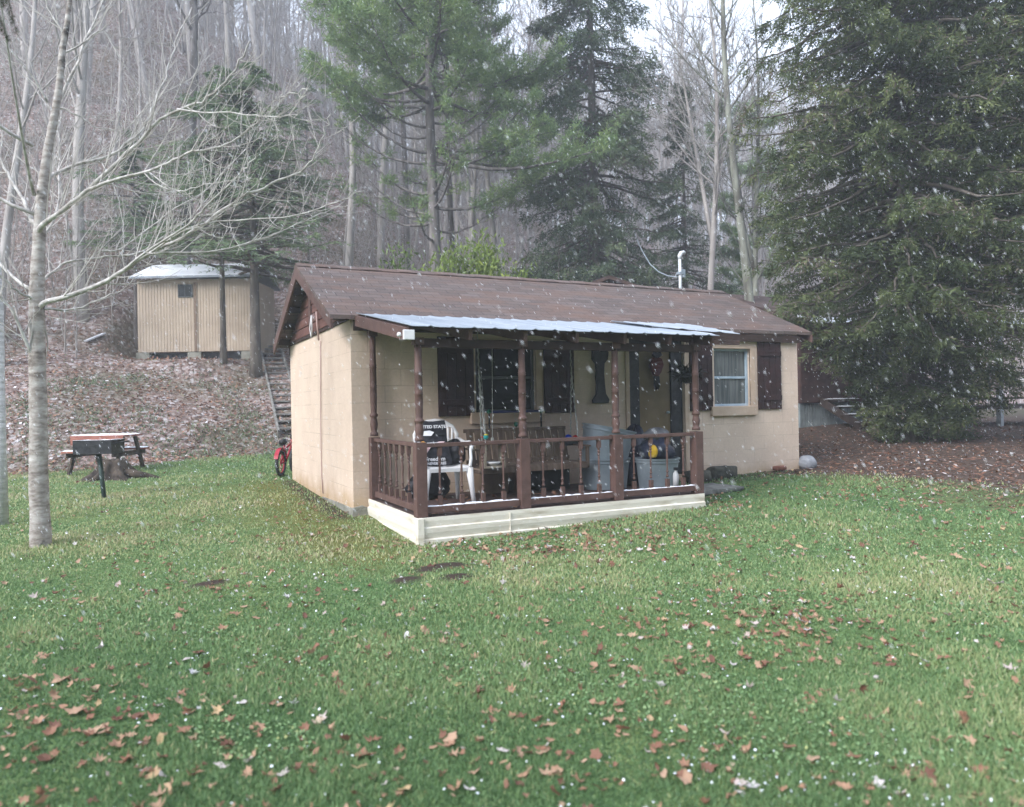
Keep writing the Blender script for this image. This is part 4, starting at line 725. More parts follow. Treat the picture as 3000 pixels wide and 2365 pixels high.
for x in (-1.5, -.2, 1.1, 2.6, 4.1): MB().box(x-.06, -.02, .3, x+.06, .10, 3.05).build('post', pps, pc)
mb = MB(); mb.box(-1.6, .01, 1.85, 4.2, .07, 1.93).box(-1.6, .01, 1.55, 4.2, .07, 1.60).box(-1.6, .01, 1.20, 4.2, .07, 1.26); mb.build('railing', dkw, pc); MB().box(-4.6, -.3, 3.05, 4.4, 1.9, 3.15).build('porch_roof', dkw, pc)
mb = MB(); snowstrip(mb, (-4.6, -.2, 3.152), (4.4, -.2, 3.152), .25, .14, 71); mb.build('snow_on_roof', M['snow'], pc)
# gabled brown outbuilding whose peak shows above the ridge
ob = empty('gabled_outbuilding', (8.05, 6.6, 0), math.radians(-26)); tag(ob, 'small brown gabled outbuilding whose peak shows behind the cottage ridge', 'outbuilding'); zt = (1187-812)/2187.3*18.1+1.286-.0
MB().box(-1.3, 0, .1, 1.3, 2.4, zt-.6).prism([(-1.3, 0, zt-.6), (1.3, 0, zt-.6), (0, 0, zt-.1)], (0, 2.4, 0)).build('wall', bw, ob); MB().prism([(-1.75, -.25, zt-.62), (0, -.25, zt), (1.75, -.25, zt-.62), (1.75, -.25, zt-.70), (0, -.25, zt-.09), (-1.75, -.25, zt-.70)], (0, 2.9, 0)).build('roof', dkr, ob)
# ------------------------------------------------------------------ bark and needle materials
def bark(name, a, b_, sc=7, st=(1, 1, .25), bump=.9): return mat(name, a, b_, sc, .95, bump, 14, stretch=st, spec=.1)
B_grey = bark('grey_bark', (.10, .09, .085), (.22, .20, .195)); B_dark = bark('dark_conifer_bark', (.07, .06, .052), (.16, .14, .12)); B_far = bark('haze_paled_bark', (.27, .245, .23), (.43, .40, .38), 4)  # far bark is paled, part of the distance haze sits in its colour
B_lich = bark('lichen_bark', (.10, .095, .08), (.27, .28, .235), 5)
# pale ringed bark of the young tree in front
pb = bpy.data.materials.new('pale_ringed_bark'); pb.use_nodes = True; N, L, b = nodes(pb); b.inputs['Roughness'].default_value = .85; b.inputs['Specular IOR Level'].default_value = .15; tc = N.new('ShaderNodeTexCoord'); mp = N.new('ShaderNodeMapping'); mp.inputs['Scale'].default_value = (2.2, 2.2, 5.5); L.new(tc.outputs['Object'], mp.inputs[0])
c = ramp(N, L, noise(N, L, mp.outputs[0], 3.2, 6, .6), [(.30, (.14, .115, .10)), (.46, (.30, .265, .24)), (.62, (.44, .41, .385)), (.75, (.58, .56, .54))]); c = mixc(N, L, ramp(N, L, noise(N, L, tc.outputs['Object'], 3.5, 4, .6), [(.60, (0, 0, 0)), (.68, (.9, .9, .9))]), c, (.035, .03, .028)); L.new(c, b.inputs['Base Color'])
bp = N.new('ShaderNodeBump'); bp.inputs['Strength'].default_value = .8; bp.inputs['Distance'].default_value = .015; L.new(noise(N, L, mp.outputs[0], 6, 6), bp.inputs['Height']); L.new(bp.outputs[0], b.inputs['Normal'])
N_spruce = varmat('spruce_needles', [(0, (.018, .028, .014)), (.35, (.048, .068, .030)), (.70, (.115, .145, .060)), (.86, (.19, .22, .095)), (.90, (.13, .105, .08)), (1, (.21, .175, .14))], .75, .2, .25)
N_spr2 = varmat('distant_spruce_needles', [(0, (.040, .066, .042)), (.5, (.105, .145, .085)), (.88, (.18, .22, .12)), (.93, (.12, .10, .085)), (1, (.17, .15, .12))], .8, .2, .2)
N_hem = varmat('hemlock_needles', [(0, (.085, .13, .075)), (.5, (.16, .225, .125)), (1, (.26, .33, .18))], .8, .2, .25)
N_pine = varmat('pine_needles', [(0, (.10, .17, .085)), (.5, (.20, .29, .12)), (1, (.33, .41, .15))], .7, .25, .3)
N_rhod = varmat('rhododendron_leaves', [(0, (.05, .085, .02)), (.5, (.13, .19, .035)), (1, (.24, .29, .06))], .5, .3, .2)
N_dshr = varmat('dark_shrub_leaves', [(0, (.02, .038, .022)), (.6, (.045, .07, .035)), (1, (.09, .115, .055))], .6, .3, .2)
def conifer(name, base, Hh, rfun, nb, tr, nmat, bmat, label, seed, tw=26, nk=9, nl=.095, nw=.022, droop=.35, z0=.4, group=None, twl=.42, dark_gap=.0, up=0.0, hang=.5, cull=None, leanx=0.0, flat=False, cat='tree'):
    """trunk, drooping limbs, hanging sprays of short needle blades"""
    g = np.random.default_rng(seed); root = empty(name, base); tag(root, label, cat, group)
    MB().tube([(leanx*t*Hh, 0, -.3+t*(Hh+.3)) for t in np.linspace(0, 1, 12)], [tr*(1.25 if t == 0 else 1)*(1-t*.93) for t in np.linspace(0, 1, 12)], 12).build('trunk', bmat, root, sm=True)
    limbs = MB(); PP = []; DD = []; LL = []; WW = []; VV = []
    for i in range(nb):
        t = (i+g.random())/nb; z = z0+(Hh-z0-.2)*t; az = g.random()*2*math.pi; ln = rfun(z, az)*(0.72+.42*g.random())
        if ln < .15: continue
        if cull is not None and cull(z, az, ln): continue
        k = 9; s = np.linspace(0, 1, k); d = np.array([math.cos(az), math.sin(az), 0]); dz = ln*(up*s-droop*(s**1.4)*(1-.35*s**3)*(.35+1.2*g.random()))
        path = np.array([leanx*z, 0, z])+d*(ln*s)[:, None]+np.array([0, 0, 1.])*dz[:, None]+g.normal(size=(k, 3))*.02*ln*s[:, None]
        limbs.tube(path, list(np.linspace(max(.012, .022*ln), .004, k)), 4, False)
        side = np.array([-d[1], d[0], 0]); vt = g.random()*.55
        u = .16+.84*g.random(tw)**.75; idx = u*(k-1); i0 = np.clip(idx.astype(int), 0, k-2); fr_ = (idx-i0)[:, None]; p0 = path[i0]*(1-fr_)+path[i0+1]*fr_
        sg = np.where(g.random(tw) < .5, -1, 1)[:, None]; L_ = (twl*(1.15-.75*u)*(.6+.7*g.random(tw))*min(1.0, .4+ln*.4)); td = unit(side*sg*(.75)+d*(.45+.4*g.random((tw, 1)))+np.array([0, 0, -1.])*(hang*(.35+.9*g.random((tw, 1))))+g.normal(size=(tw, 3))*.12)
        q = (np.arange(nk)+.5)/nk; pp = p0[:, None, :]+td[:, None, :]*(L_[:, None]*q)[..., None]-np.array([0, 0, 1.])*(hang*.35*(L_[:, None]*q)**1.6)[..., None]
        alt = np.where(np.arange(nk) % 2 == 0, 1., -1.)[None, :, None]; sdd = unit(np.cross(td, g.normal(size=(tw, 3))))[:, None, :]
        if flat: sdd = unit(np.cross(td, np.array([0, 0, 1.])+g.normal(size=(tw, 3))*.15))[:, None, :]
        nd = unit(td[:, None, :]*.75+sdd*alt*.8+g.normal(size=(tw, nk, 3))*.22); n_ = tw*nk
        PP.append(pp.reshape(-1, 3)); DD.append(nd.reshape(-1, 3)); LL.append(nl*(.7+.6*g.random(n_))*np.repeat((1.15-.4*q)[None], tw, 0).ravel()); WW.append(np.full(n_, nw)*(.7+.6*g.random(n_)))
        VV.append(np.clip(vt+.18*np.repeat(u, nk)+.28*g.random(n_)+np.repeat((g.random(tw) < .07)*.35, nk), 0, 1))
    limbs.build('branches', bmat, root, sm=True)
    P_ = np.concatenate(PP); Vv, Ff = cards(P_, np.concatenate(DD), np.concatenate(LL), np.concatenate(WW), g); link('crown', npmesh('crown', Vv, Ff, np.concatenate(VV)), root, nmat); return root
# big spruce on the right, and its darker neighbour
def r_big(z, az):
    f = np.interp(z, [.2, 1.0, 2.0, 2.8, 4.0, 7.0, 10, 14, 17], [.7, .95, 1.25, 2.5, 3.0, 3.05, 2.9, 2.0, .2]); return float(f)
def r_big1(z, az): return r_big(z, az)*(1+(.55*float(1-smooth(2.0, 3.2, z)))*max(-.2, math.cos(az+.46)))
bs = np.array([12.15, 1.6]); conifer('norway_spruce', (bs[0], bs[1], gz(*bs)), 17, r_big1, 820, .26, N_spruce, B_dark, 'huge dense dark green spruce with drooping sprays right of the cottage', 21, tw=42, nk=11, nl=.11, nw=.028, z0=.45, twl=.62, droop=.42, hang=1.15,
        cull=lambda z, az, ln: (z > 10.5 and math.sin(az*3) > .5) or (3.0 < z < 4.3 and math.sin(z*91+az*37) > .45))
bs = np.array([14.4, 0.2]); conifer('norway_spruce', (bs[0], bs[1], gz(*bs)), 18, lambda z, az: r_big(z, az)*1.05, 620, .30, N_spruce, B_dark, 'dark tall spruce at the right edge of the photo beside the nearer spruce', 22, tw=34, nk=10, nl=.12, nw=.030, z0=3.3, twl=.6, droop=.26, hang=.8)
# centre spruce behind the roof
def r_mid(z, az): return float(np.interp(z, [.4, 3, 6, 9, 13, 18, 21], [2.9, 3.3, 3.0, 2.6, 2.1, 1.2, .2]))
p = atd(1745, 900, 25.0); conifer('drooping_spruce', (p[0], p[1], gz(p[0], p[1])-.1), 21, r_mid, 640, .25, N_spr2, B_dark, 'tall drooping blue-green spruce behind the middle of the cottage roof', 23, tw=34, nk=9, nl=.15, nw=.040, z0=.8, twl=.85, droop=.42, hang=.9, cull=lambda z, az, ln: (z > 6 and math.sin(z*2.1+az*2) > .35))
p = atd(2010, 900, 27.0); conifer('drooping_spruce', (p[0], p[1], gz(p[0], p[1])-.1), 12.5, lambda z, az: float(np.interp(z, [.4, 3, 6, 9, 12.5], [2.1, 2.2, 1.6, 1.0, .1])), 190, .15, N_spr2, B_dark, 'shorter spruce with open layered branches just right of the drooping spruce', 24, tw=20, nk=7, nl=.15, nw=.036, z0=.8, twl=.7, droop=.30, hang=.6)
# hemlocks on the left
HEM = [(750, 1100, 2.8, 9.0, .17, 'hemlock with the thicker trunk standing in front of the right end of the shed', 31, 230), (655, 1060, 2.6, 8.6, .10, 'hemlock with the thinner trunk standing before the middle of the shed', 32, 170), (400, 1010, 1.9, 6.8, .08, 'open hemlock with slim trunk at the left corner of the shed', 33, 120)]
for px, py, R2, Hh, tr, lab, sd0, nb in HEM:
    P, dd = ghit(px, py, 9)
    conifer('hemlock', P, Hh, (lambda z, az, R2=R2, Hh=Hh: float(np.interp(z, [2.0, 3.2, 5.0, Hh-1.6, Hh], [R2*.75, R2, R2*.95, R2*.5 if Hh > 8.5 else .4, .1]))), int(nb*.85), tr, N_hem, B_dark if sd0 != 33 else B_grey, 'green '+lab, sd0, tw=30, nk=9, nl=.10, nw=.028, z0=2.9, twl=.55, droop=.06, hang=.35, flat=True, group=None, cull=lambda z, az, ln: math.sin(z*3.1+az*2+sd0) > .35)
P, dd = ghit(905, 760, 14); conifer('hemlock', P, 7.5, lambda z, az: float(np.interp(z, [.5, 3, 7.5], [1.5, 1.4, .1])), 60, .06, N_hem, B_grey, 'small thin hemlock on the bank right of the two shed hemlocks', 35, tw=16, nk=7, nl=.09, nw=.022, z0=1.2, twl=.45, droop=.10, flat=True)
# ------------------------------------------------------------------ white pines
def pine(base, Hh, tr, limbs_, label, seed, tuft=.19, nn=24, lean=0.0, name='white_pine'):
    g = np.random.default_rng(seed); root = empty(name, base); tag(root, label, 'tree'); zz = np.linspace(0, 1, 14)
    MB().tube([(lean*t+.06*math.sin(t*9), .04*math.cos(t*7), -.4+t*(Hh+.4)) for t in zz], [tr*(1-t*.85) for t in zz], 12).build('trunk', B_grey, root, sm=True)
    mb = MB(); T = []; 
    for z, az, ln, rise, fol in limbs_:
        d = np.array([math.cos(az), math.sin(az), 0]); s = np.linspace(0, 1, 10); pth = np.array([lean*z/Hh, 0, z])+d*(ln*s)[:, None]+np.array([0, 0, 1.])*(ln*(rise*s**1.5-.10*np.sin(s*3)))[:, None]+g.normal(size=(10, 3))*.035*s[:, None]
        mb.tube(pth, list(np.linspace(.016+.013*ln, .007, 10)), 5, False); ns = int(8+ln*4)
        for k in range(ns):
            u_ = .35+.63*k/ns+g.random()*.03; i0 = min(int(u_*9), 8); p0 = pth[i0]+(pth[i0+1]-pth[i0])*(u_*9-i0); sl = ln*(.16+.20*g.random())*(1.2-u_*.6); sdv_ = unit(np.array([-d[1], d[0], 0])*(1 if k % 2 else -1)+d*.7+np.array([0, 0, .25])+g.normal(size=3)*.2); q = np.linspace(0, 1, 5)[:, None]; sp2 = p0+sdv_*sl*q+np.array([0, 0, .15])*sl*q**2
            mb.tube(sp2, [.008, .007, .006, .005, .004], 3, False)
            if g.random() < fol:
                for w_ in np.linspace(.35, 1.05, 5): T.append(p0+sdv_*sl*w_+np.array([0, 0, .15])*sl*w_*w_+g.normal(size=3)*.06)
        if g.random() < fol: T += [pth[-1]+g.normal(size=3)*.1 for _ in range(4)]
    mb.build('branches', B_grey, root, sm=True); T = np.array(T); n_ = len(T)
    D_ = unit(g.normal(size=(n_, nn, 3))+np.array([0, 0, .35])); P_ = np.repeat(T[:, None], nn, 1)+g.normal(size=(n_, nn, 3))*.05; tv = g.random((n_, 1))*.6; va = np.clip(tv+.4*g.random((n_, nn)), 0, 1)
    Vv, Ff = cards(P_.reshape(-1, 3), D_.reshape(-1, 3), tuft*(.7+.6*g.random(n_*nn)), .022, g); link('crown', npmesh('crown', Vv, Ff, va.ravel()), root, N_pine); return root
def limbset(g, Hh, lo, hi, n, ln, rise, fol): return [(lo+(hi-lo)*(k+g.random())/n, g.random()*6.283, ln*(.7+.5*g.random()), rise*(.6+.8*g.random()), fol) for k in range(n)]
g = np.random.default_rng(41); p = atd(1272, 800, 22.0); RA = math.atan2(RT[1], RT[0]); zb_ = gz(p[0], p[1]); zpx = lambda py, d=22.0: (1190-py)/2187.3*d+1.286-zb_
L_ = limbset(g, 15, zpx(330), 15.5, 50, 3.4, .22, .9)+limbset(g, 15, zpx(700), zpx(330), 16, 2.6, .45, .12)
L_ += [(zpx(440), RA+math.pi+.3, 3.3, .75, .25), (zpx(560), RA+math.pi-.2, 2.8, .85, .15), (zpx(620), RA+math.pi+.1, 2.3, .7, .1), (zpx(600), RA+.1, 3.0, .35, .9), (zpx(455), RA-.1, 3.0, .55, .6), (zpx(430), RA+.3, 4.4, .02, 1.0), (zpx(460), RA-.2, 5.2, .02, 1.0), (zpx(420), RA-.1, 3.6, .08, 1.0), (zpx(300), RA+math.pi, 3.4, .4, .8), (zpx(230), RA, 3.8, .2, 1.0), (zpx(210), RA+.2, 3.6, .1, 1.0)]
pine((p[0], p[1], zb_-.05), 16.5, .22, L_, 'large white pine with bare curved lower limbs behind the left half of the roof', 42)
p2 = atd(1322, 800, 24.5); pine((p2[0], p2[1], gz(p2[0], p2[1])), 15, .13, limbset(g, 15, 9.5, 15, 16, 2.2, .3, .9), 'slimmer pine close behind the right side of the large white pine', 43)
p2 = atd(1190, 800, 30); pine((p2[0], p2[1], gz(p2[0], p2[1])), 18, .14, limbset(g, 15, 9, 17.5, 26, 2.6, .3, .8), 'thin pine left of the large white pine with high foliage', 44)
p2 = atd(2210, 800, 31); pine((p2[0], p2[1], gz(p2[0], p2[1])), 13, .10, limbset(g, 15, 2.5, 12.5, 34, 1.7, .2, .85), 'young pale pine between the right hardwoods beside the big spruce', 45)
# ------------------------------------------------------------------ shrubs behind the ridge
def shrub(name, loc, sc, nmat, label, seed, n=9000, ll=.12, lw=.035):
    g = np.random.default_rng(seed); root = empty(name, loc); tag(root, label, 'shrub'); ncl = 60; c_ = unit(g.normal(size=(ncl, 3)))*(g.random((ncl, 1))**.4); c_[:, 2] = np.abs(c_[:, 2])**(.35 if ll == .12 and lw == .035 else 1); c_ = c_*np.array(sc); mb = MB()
    for k in range(0, ncl, 2): mb.tube([(c_[k][0]*.1, c_[k][1]*.1, 0), (c_[k][0]*.5, c_[k][1]*.5, c_[k][2]*.6), tuple(c_[k])], [.03, .018, .006], 4, False)
    mb.build('stems', B_dark, root); ci = g.integers(0, ncl, n); P_ = c_[ci]+g.normal(size=(n, 3))*np.array([.22, .22, .15]); D_ = unit(g.normal(size=(n, 3))+np.array([0, 0, .1])); Vv, Ff = cards(P_, D_, ll*(.7+.6*g.random(n)), lw, g, mid=.5); link('foliage', npmesh('foliage', Vv, Ff, np.clip(g.random(ncl)[ci]*.6+.4*g.random(n), 0, 1)), root, nmat); return root
p = atd(1360, 790, 17.5); shrub('rhododendron', (p[0], p[1], 1.9), (2.3, 1.0, 2.45), N_rhod, 'yellow-green rhododendron mound rising just behind the roof ridge', 51, 12000)
bpy.data.objects['rhododendron'].location.z = gz(p[0], p[1])-.1; bpy.data.objects['rhododendron'].scale = (1, 1, (5.05-gz(p[0], p[1]))/2.45)
p = atd(1180, 790, 19.5); o = shrub('evergreen_shrub', (p[0], p[1], gz(p[0], p[1])-.1), (1.3, .9, (1187-760)/2187*19.5+1.5-gz(p[0], p[1])), N_dshr, 'thin grey-green shrub left of the rhododendron behind the ridge', 52, 2600, .10, .025)
p = atd(1620, 790, 19.5); o = shrub('evergreen_shrub', (p[0], p[1], gz(p[0], p[1])-.1), (1.5, 1.2, (1187-660)/2187*19.5+1.5-gz(p[0], p[1])), N_dshr, 'dark broad evergreen shrub right of the rhododendron under the drooping spruce', 53, 9000, .12, .03)
# ------------------------------------------------------------------ pale bare tree in front on the left, drawn limb by limb
T0, DT = ghit(118, 1600); front = empty('bare_tree', T0); tag(front, 'pale barked young bare tree in the left foreground with long sweeping branches', 'tree'); g = np.random.default_rng(61)
def crv(pts, n=None):
    pts = np.array(pts, float); m = len(pts); n = n or (m-1)*4+1; t = np.linspace(0, m-1, n); out = np.empty((n, pts.shape[1]))
    for c_ in range(pts.shape[1]):
        p_ = pts[:, c_]; pe = np.concatenate([[2*p_[0]-p_[1]], p_, [2*p_[-1]-p_[-2]]]); i = np.clip(t.astype(int), 0, m-2); f = t-i; a, b_, c2, d = pe[i], pe[i+1], pe[i+2], pe[i+3]; out[:, c_] = .5*((2*b_)+(-a+c2)*f+(2*a-5*b_+4*c2-d)*f*f+(-a+3*b_-3*c2+d)*f**3)
    return out
def limb(mb, mt, pix, r0, r1, dd1=0.0, dd0=0.0, twig=1.0, tw_len=.5, base=None):
    P_ = crv(pix); n = len(P_); s = np.linspace(0, 1, n); W3 = np.array([atd(px, py, DT+dd0+dd1*q) for (px, py), q in zip(P_, s)])-np.array(T0); W3 += g.normal(size=W3.shape)*.010*s[:, None]
    rr = r0+(r1-r0)*s**.8; mb.tube(W3, list(rr), 8, True); L3 = np.linalg.norm(np.diff(W3, axis=0), axis=1).sum(); nt_ = int(L3*7.5*twig)
    for k in range(nt_):
        u_ = .12+.86*(k+g.random())/max(nt_, 1); i0 = min(int(u_*(n-1)), n-2); p0 = W3[i0]; d_ = unit(W3[i0+1]-W3[i0]); sd_2 = unit(np.cross(d_, -FW)); sgn = 1 if k % 2 else -1; ln = tw_len*(.35+.9*g.random())*(1.15-.6*u_); dir_ = unit(d_*.9+sd_2*sgn*.75+np.array([0, 0, .30])+g.normal(size=3)*.35)
        q = np.linspace(0, 1, 6)[:, None]; pth = p0+dir_*ln*q+np.array([0, 0, .22])*ln*q**2+d_*.2*ln*q**2; r_ = min(rr[i0]*.5, .0065); mt.tube(pth, list(np.linspace(r_, .0018, 6)), 4, False)
        if ln > .28:
            for w_ in range(int(2+ln*4)):
                v_ = .3+.65*g.random(); pp = pth[min(int(v_*5), 4)]; d2 = unit(dir_+g.normal(size=3)*.55+np.array([0, 0, .2])); l2 = ln*(.2+.3*g.random()); q2 = np.linspace(0, 1, 4)[:, None]; mt.tube(pp+d2*l2*q2+np.array([0, 0, .2])*l2*q2**2, [.003, .0026, .0022, .0015], 3, False)
mb = MB(); mt = MB()
trunk = crv([(118, 1640), (119, 1560), (113, 1400), (113, 1250), (110, 1100), (108, 960), (108, 860), (112, 760), (117, 656), (124, 562), (140, 445), (155, 365), (173, 258), (184, 140), (197, 70), (204, 0), (212, -90), (222, -200)]); n = len(trunk); W3 = np.array([atd(px, py, DT) for px, py in trunk])-np.array(T0)
rad = np.interp(np.linspace(0, 1, n), [0, .03, .08, .35, .5, .62, .8, 1], [.140, .118, .104, .080, .058, .046, .032, .015]); mb.tube(W3, list(.88*rad*(1+.03*np.sin(np.arange(n)*1.9))), 16); mb.build('trunk', pb, front, sm=True)
mb = MB()
LIMBS = [([(116, 655), (128, 600), (145, 520), (152, 440), (165, 350), (173, 290), (220, 201), (253, 108), (281, 61), (320, -40)], .035, .012, .5, .4),
 ([(108, 690), (125, 660), (155, 637), (211, 595), (262, 553), (347, 473), (421, 403), (468, 351), (553, 314), (628, 272), (688, 201), (735, 120)], .040, .008, -.9, .0),
 ([(130, 560), (145, 520), (169, 506), (225, 482), (318, 459), (365, 426), (421, 375), (454, 304), (478, 243), (501, 178), (520, 110), (560, 20)], .030, .008, .7, .1),
 ([(250, 560), (280, 548), (328, 529), (421, 506), (492, 478), (562, 445), (632, 435), (693, 407), (749, 365), (796, 323), (840, 280), (900, 255)], .022, .005, -1.0, -.3),
 ([(112, 905), (135, 885), (200, 868), (300, 830), (366, 790), (445, 738), (520, 705), (600, 655), (690, 590), (770, 550), (860, 510), (915, 470), (950, 398), (965, 330)], .036, .006, -.8, .0),
 ([(366, 790), (410, 752), (492, 697), (562, 651), (600, 609), (693, 520), (731, 478), (778, 403), (800, 340)], .018, .005, -.9, -.3),
 ([(435, 745), (475, 741), (585, 740), (673, 728), (760, 700), (843, 670), (937, 628), (1010, 595)], .015, .004, .5, -.35),
 ([(445, 738), (500, 700), (560, 668), (640, 650), (760, 642), (890, 625), (985, 592), (1060, 560)], .014, .004, -.6, -.4),
 ([(120, 830), (140, 808), (164, 790), (197, 768), (290, 754), (365, 749), (407, 740), (470, 700), (540, 650), (600, 590), (640, 520)], .020, .005, .6, .1),
 ([(300, 735), (351, 731), (412, 688), (515, 609), (609, 553), (679, 478), (721, 431), (760, 360)], .013, .004, .8, .3),
 ([(112, 660), (90, 640), (70, 590), (30, 520), (0, 460), (-60, 380)], .034, .010, .4, .0),
 ([(115, 880), (80, 868), (40, 845), (0, 805), (-60, 760)], .020, .006, -.4, .0),
 ([(108, 1060), (85, 1020), (60, 965), (25, 900), (-20, 850)], .028, .012, -.3, .0),
 ([(112, 905), (150, 905), (215, 905), (310, 870), (350, 850), (420, 800)], .018, .004, .4, .0),
 ([(150, 330), (178, 318), (225, 337), (281, 375), (337, 384)], .015, .005, .2, .1),
 ([(140, 300), (94, 220), (37, 155), (10, 60)], .016, .004, -.3, .1),
 ([(180, 160), (240, 130), (300, 90), (345, 160), (400, 240), (440, 300)], .014, .004, .4, .2),
 ([(190, 100), (150, 40), (120, -40)], .014, .005, .0, .0),
 ([(120, 700), (160, 640), (175, 560), (172, 440), (178, 330)], .020, .008, .7, .5),
 ([(118, 900), (140, 1000), (128, 1090)], .012, .004, .2, .0),
 ([(230, 480), (330, 430), (440, 300), (560, 230), (600, 140)], .011, .003, 1.1, .5),
 ([(520, 320), (600, 330), (700, 330), (800, 345), (890, 330)], .010, .003, -1.2, -.8),
 ([(430, 500), (520, 560), (600, 540), (690, 530)], .008, .003, -.8, -.5),
 ([(300, 480), (340, 560), (352, 620), (370, 700)], .008, .003, -.3, -.1)]
for pix, r0, r1, d1, d0 in LIMBS: limb(mb, mt, pix, r0*.82, r1*.82, d1, d0, 1.5, .55)
for az, z, ln in ((2.2, 2.6, 2.2), (2.8, 3.4, 2.0), (-1.6, 3.6, 1.8), (3.4, 4.1, 1.6)):    # limbs reaching away from and towards the viewer
    d_ = np.array([math.cos(az), math.sin(az), 0]); q = np.linspace(0, 1, 10)[:, None]; mb.tube(np.array([0, 0, z])+d_*ln*q+np.array([0, 0, .8])*ln*q**1.3, list(np.linspace(.02, .004, 10)), 6)
mb.build('limbs', mat('pale_limb_bark', (.30, .275, .255), (.56, .54, .52), 14, .85, .5, 30), front, sm=True); twm = mat('pale_twigs', (.38, .35, .33), (.56, .53, .50), 9, .85); mt.build('crown', twm, front, sm=True)
ob_ = empty('overhanging_branch', atd(20, -40, 3.6)); tag(ob_, 'dark conifer branch tip hanging into the upper left corner', 'branch'); bb = MB(); PPb = []
for a_, b_ in (((-30, -160), (48, 95)), ((-60, -60), (25, 120)), ((-20, -140), (10, 20))):
    A_ = atd(*a_, 3.6)-atd(20, -40, 3.6); B_ = atd(*b_, 3.6)-atd(20, -40, 3.6); bb.tube([A_, A_*.5+B_*.5+np.array([0.01, 0, .012]), B_], [.006, .004, .002], 5); PPb += [A_+(B_-A_)*t for t in np.linspace(.1, 1, 60)]
bb.build('twigs', B_dark, ob_, sm=True); PPb = np.repeat(np.array(PPb), 5, 0); Vv, Ff = cards(PPb, g.normal(size=PPb.shape)+np.array([0, 0, -.8]), .022, .003, g); link('needles', npmesh('needles', Vv, Ff, g.random(len(PPb))*.4), ob_, N_spruce)
# sliver of a second pale trunk at the very edge
e2 = atd(2, 1230, 9.0); e2 = np.array([e2[0], e2[1], gz(e2[0], e2[1])]); t2 = empty('bare_tree', e2); tag(t2, 'white barked slim trunk cut by the left edge of the photo', 'tree'); MB().tube([(0, 0, -.2), (-.005, 0, 1.2), (.0, 0, 2.6), (-.04, 0, 3.9), (-.1, 0, 6.5)], [.07, .058, .05, .042, .02], 14).build('trunk', mat('white_bark', (.42, .42, .43), (.62, .62, .64), 6, .8, .5, 14, stretch=(1, 1, 5)), t2, sm=True)
mb = MB()
for a, z, l in ((2.6, 2.6, 1.4), (3.6, 3.2, 1.5), (2.0, 4.0, 1.6), (4.4, 4.6, 1.3)): mb.tube([(0, 0, z), (l*.5*math.cos(a), l*.5*math.sin(a), z+.35*l), (l*math.cos(a), l*math.sin(a), z+.9*l)], [.018, .010, .004], 5)
mb.build('crown', twm, t2, sm=True)
# ------------------------------------------------------------------ hardwoods of the hillside
def hardwood(seed, Hh, tr, first=.45, nb=26, spread=.33, fork=False):
    g = np.random.default_rng(seed); tk = MB(); cr = MB(); k = 12; s = np.linspace(0, 1, k); bend = g.normal(size=2)*.7; wob = g.random(2)*6
    path = np.stack([bend[0]*s**2+.20*np.sin(s*7+wob[0]), bend[1]*s**2+.20*np.sin(s*6+wob[1]), -.5+s*(Hh+.5)], 1); tk.tube(path, list(tr*(1-.88*s**1.1)), 8)
    stems = [(path, tr, first)]
    if fork:
        i0 = 4; p0 = path[i0]; a = g.random()*6.28; q = np.linspace(0, 1, 8); f = p0+np.stack([np.cos(a)*q*Hh*.13, np.sin(a)*q*Hh*.13, q*Hh*.55], 1); tk.tube(f, list(tr*.6*(1-.85*q)), 7); stems.append((f, tr*.6, .15))
    for pth, tr_, fb in stems:
        m = len(pth)
        for i in range(nb):
            u_ = fb+(1-fb)*(i+g.random())/nb*.98; j = min(int(u_*(m-1)), m-2); p0 = pth[j]+(pth[j+1]-pth[j])*(u_*(m-1)-j); az = g.random()*6.28; ln = Hh*spread*(1.05-u_*.85)*(.45+.6*g.random()); el = .75+.5*g.random(); d_ = np.array([math.cos(az), math.sin(az), el]); d_ /= np.linalg.norm(d_); q = np.linspace(0, 1, 6)[:, None]; b1 = p0+d_*ln*q+np.array([0, 0, .25])*ln*q**2+g.normal(size=(6, 3))*.03*ln*q
            r0 = max(.012, tr_*(1-.85*u_)*.38); cr.tube(b1, list(np.linspace(r0, .008, 6)), 4, False)
            for w_ in range(4+int(ln*1.6)):
                v_ = .25+.72*g.random(); pp = b1[min(int(v_*5), 4)]; d2 = unit(d_+g.normal(size=3)*.5+np.array([0, 0, .3])); l2 = ln*(.18+.28*g.random()); q2 = np.linspace(0, 1, 4)[:, None]; b2 = pp+d2*l2*q2+g.normal(size=(4, 3))*.03*l2; cr.tube(b2, [.011, .009, .008, .006], 3, False)
                for _ in range(3): v2 = g.integers(1, 4); d3 = unit(d2+g.normal(size=3)*.6); l3 = l2*(.3+.4*g.random()); cr.tube([b2[v2], b2[v2]+d3*l3*.5, b2[v2]+d3*l3+np.array([0, 0, .1*l3])], [.007, .006, .005], 3, False)
    a, b_ = tk.mesh('trunk'), cr.mesh('crown')
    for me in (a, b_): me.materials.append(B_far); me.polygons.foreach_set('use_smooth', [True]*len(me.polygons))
    return a, b_
HW = [hardwood(71, 15, .14), hardwood(72, 18, .17, .5), hardwood(73, 13, .10, .35), hardwood(74, 16, .13, .4, fork=True), hardwood(75, 20, .20, .5, 30), hardwood(76, 11, .065, .3, 20, .28), hardwood(77, 9, .045, .25, 18, .30), hardwood(78, 17, .16, .3, 30, .36, True)]
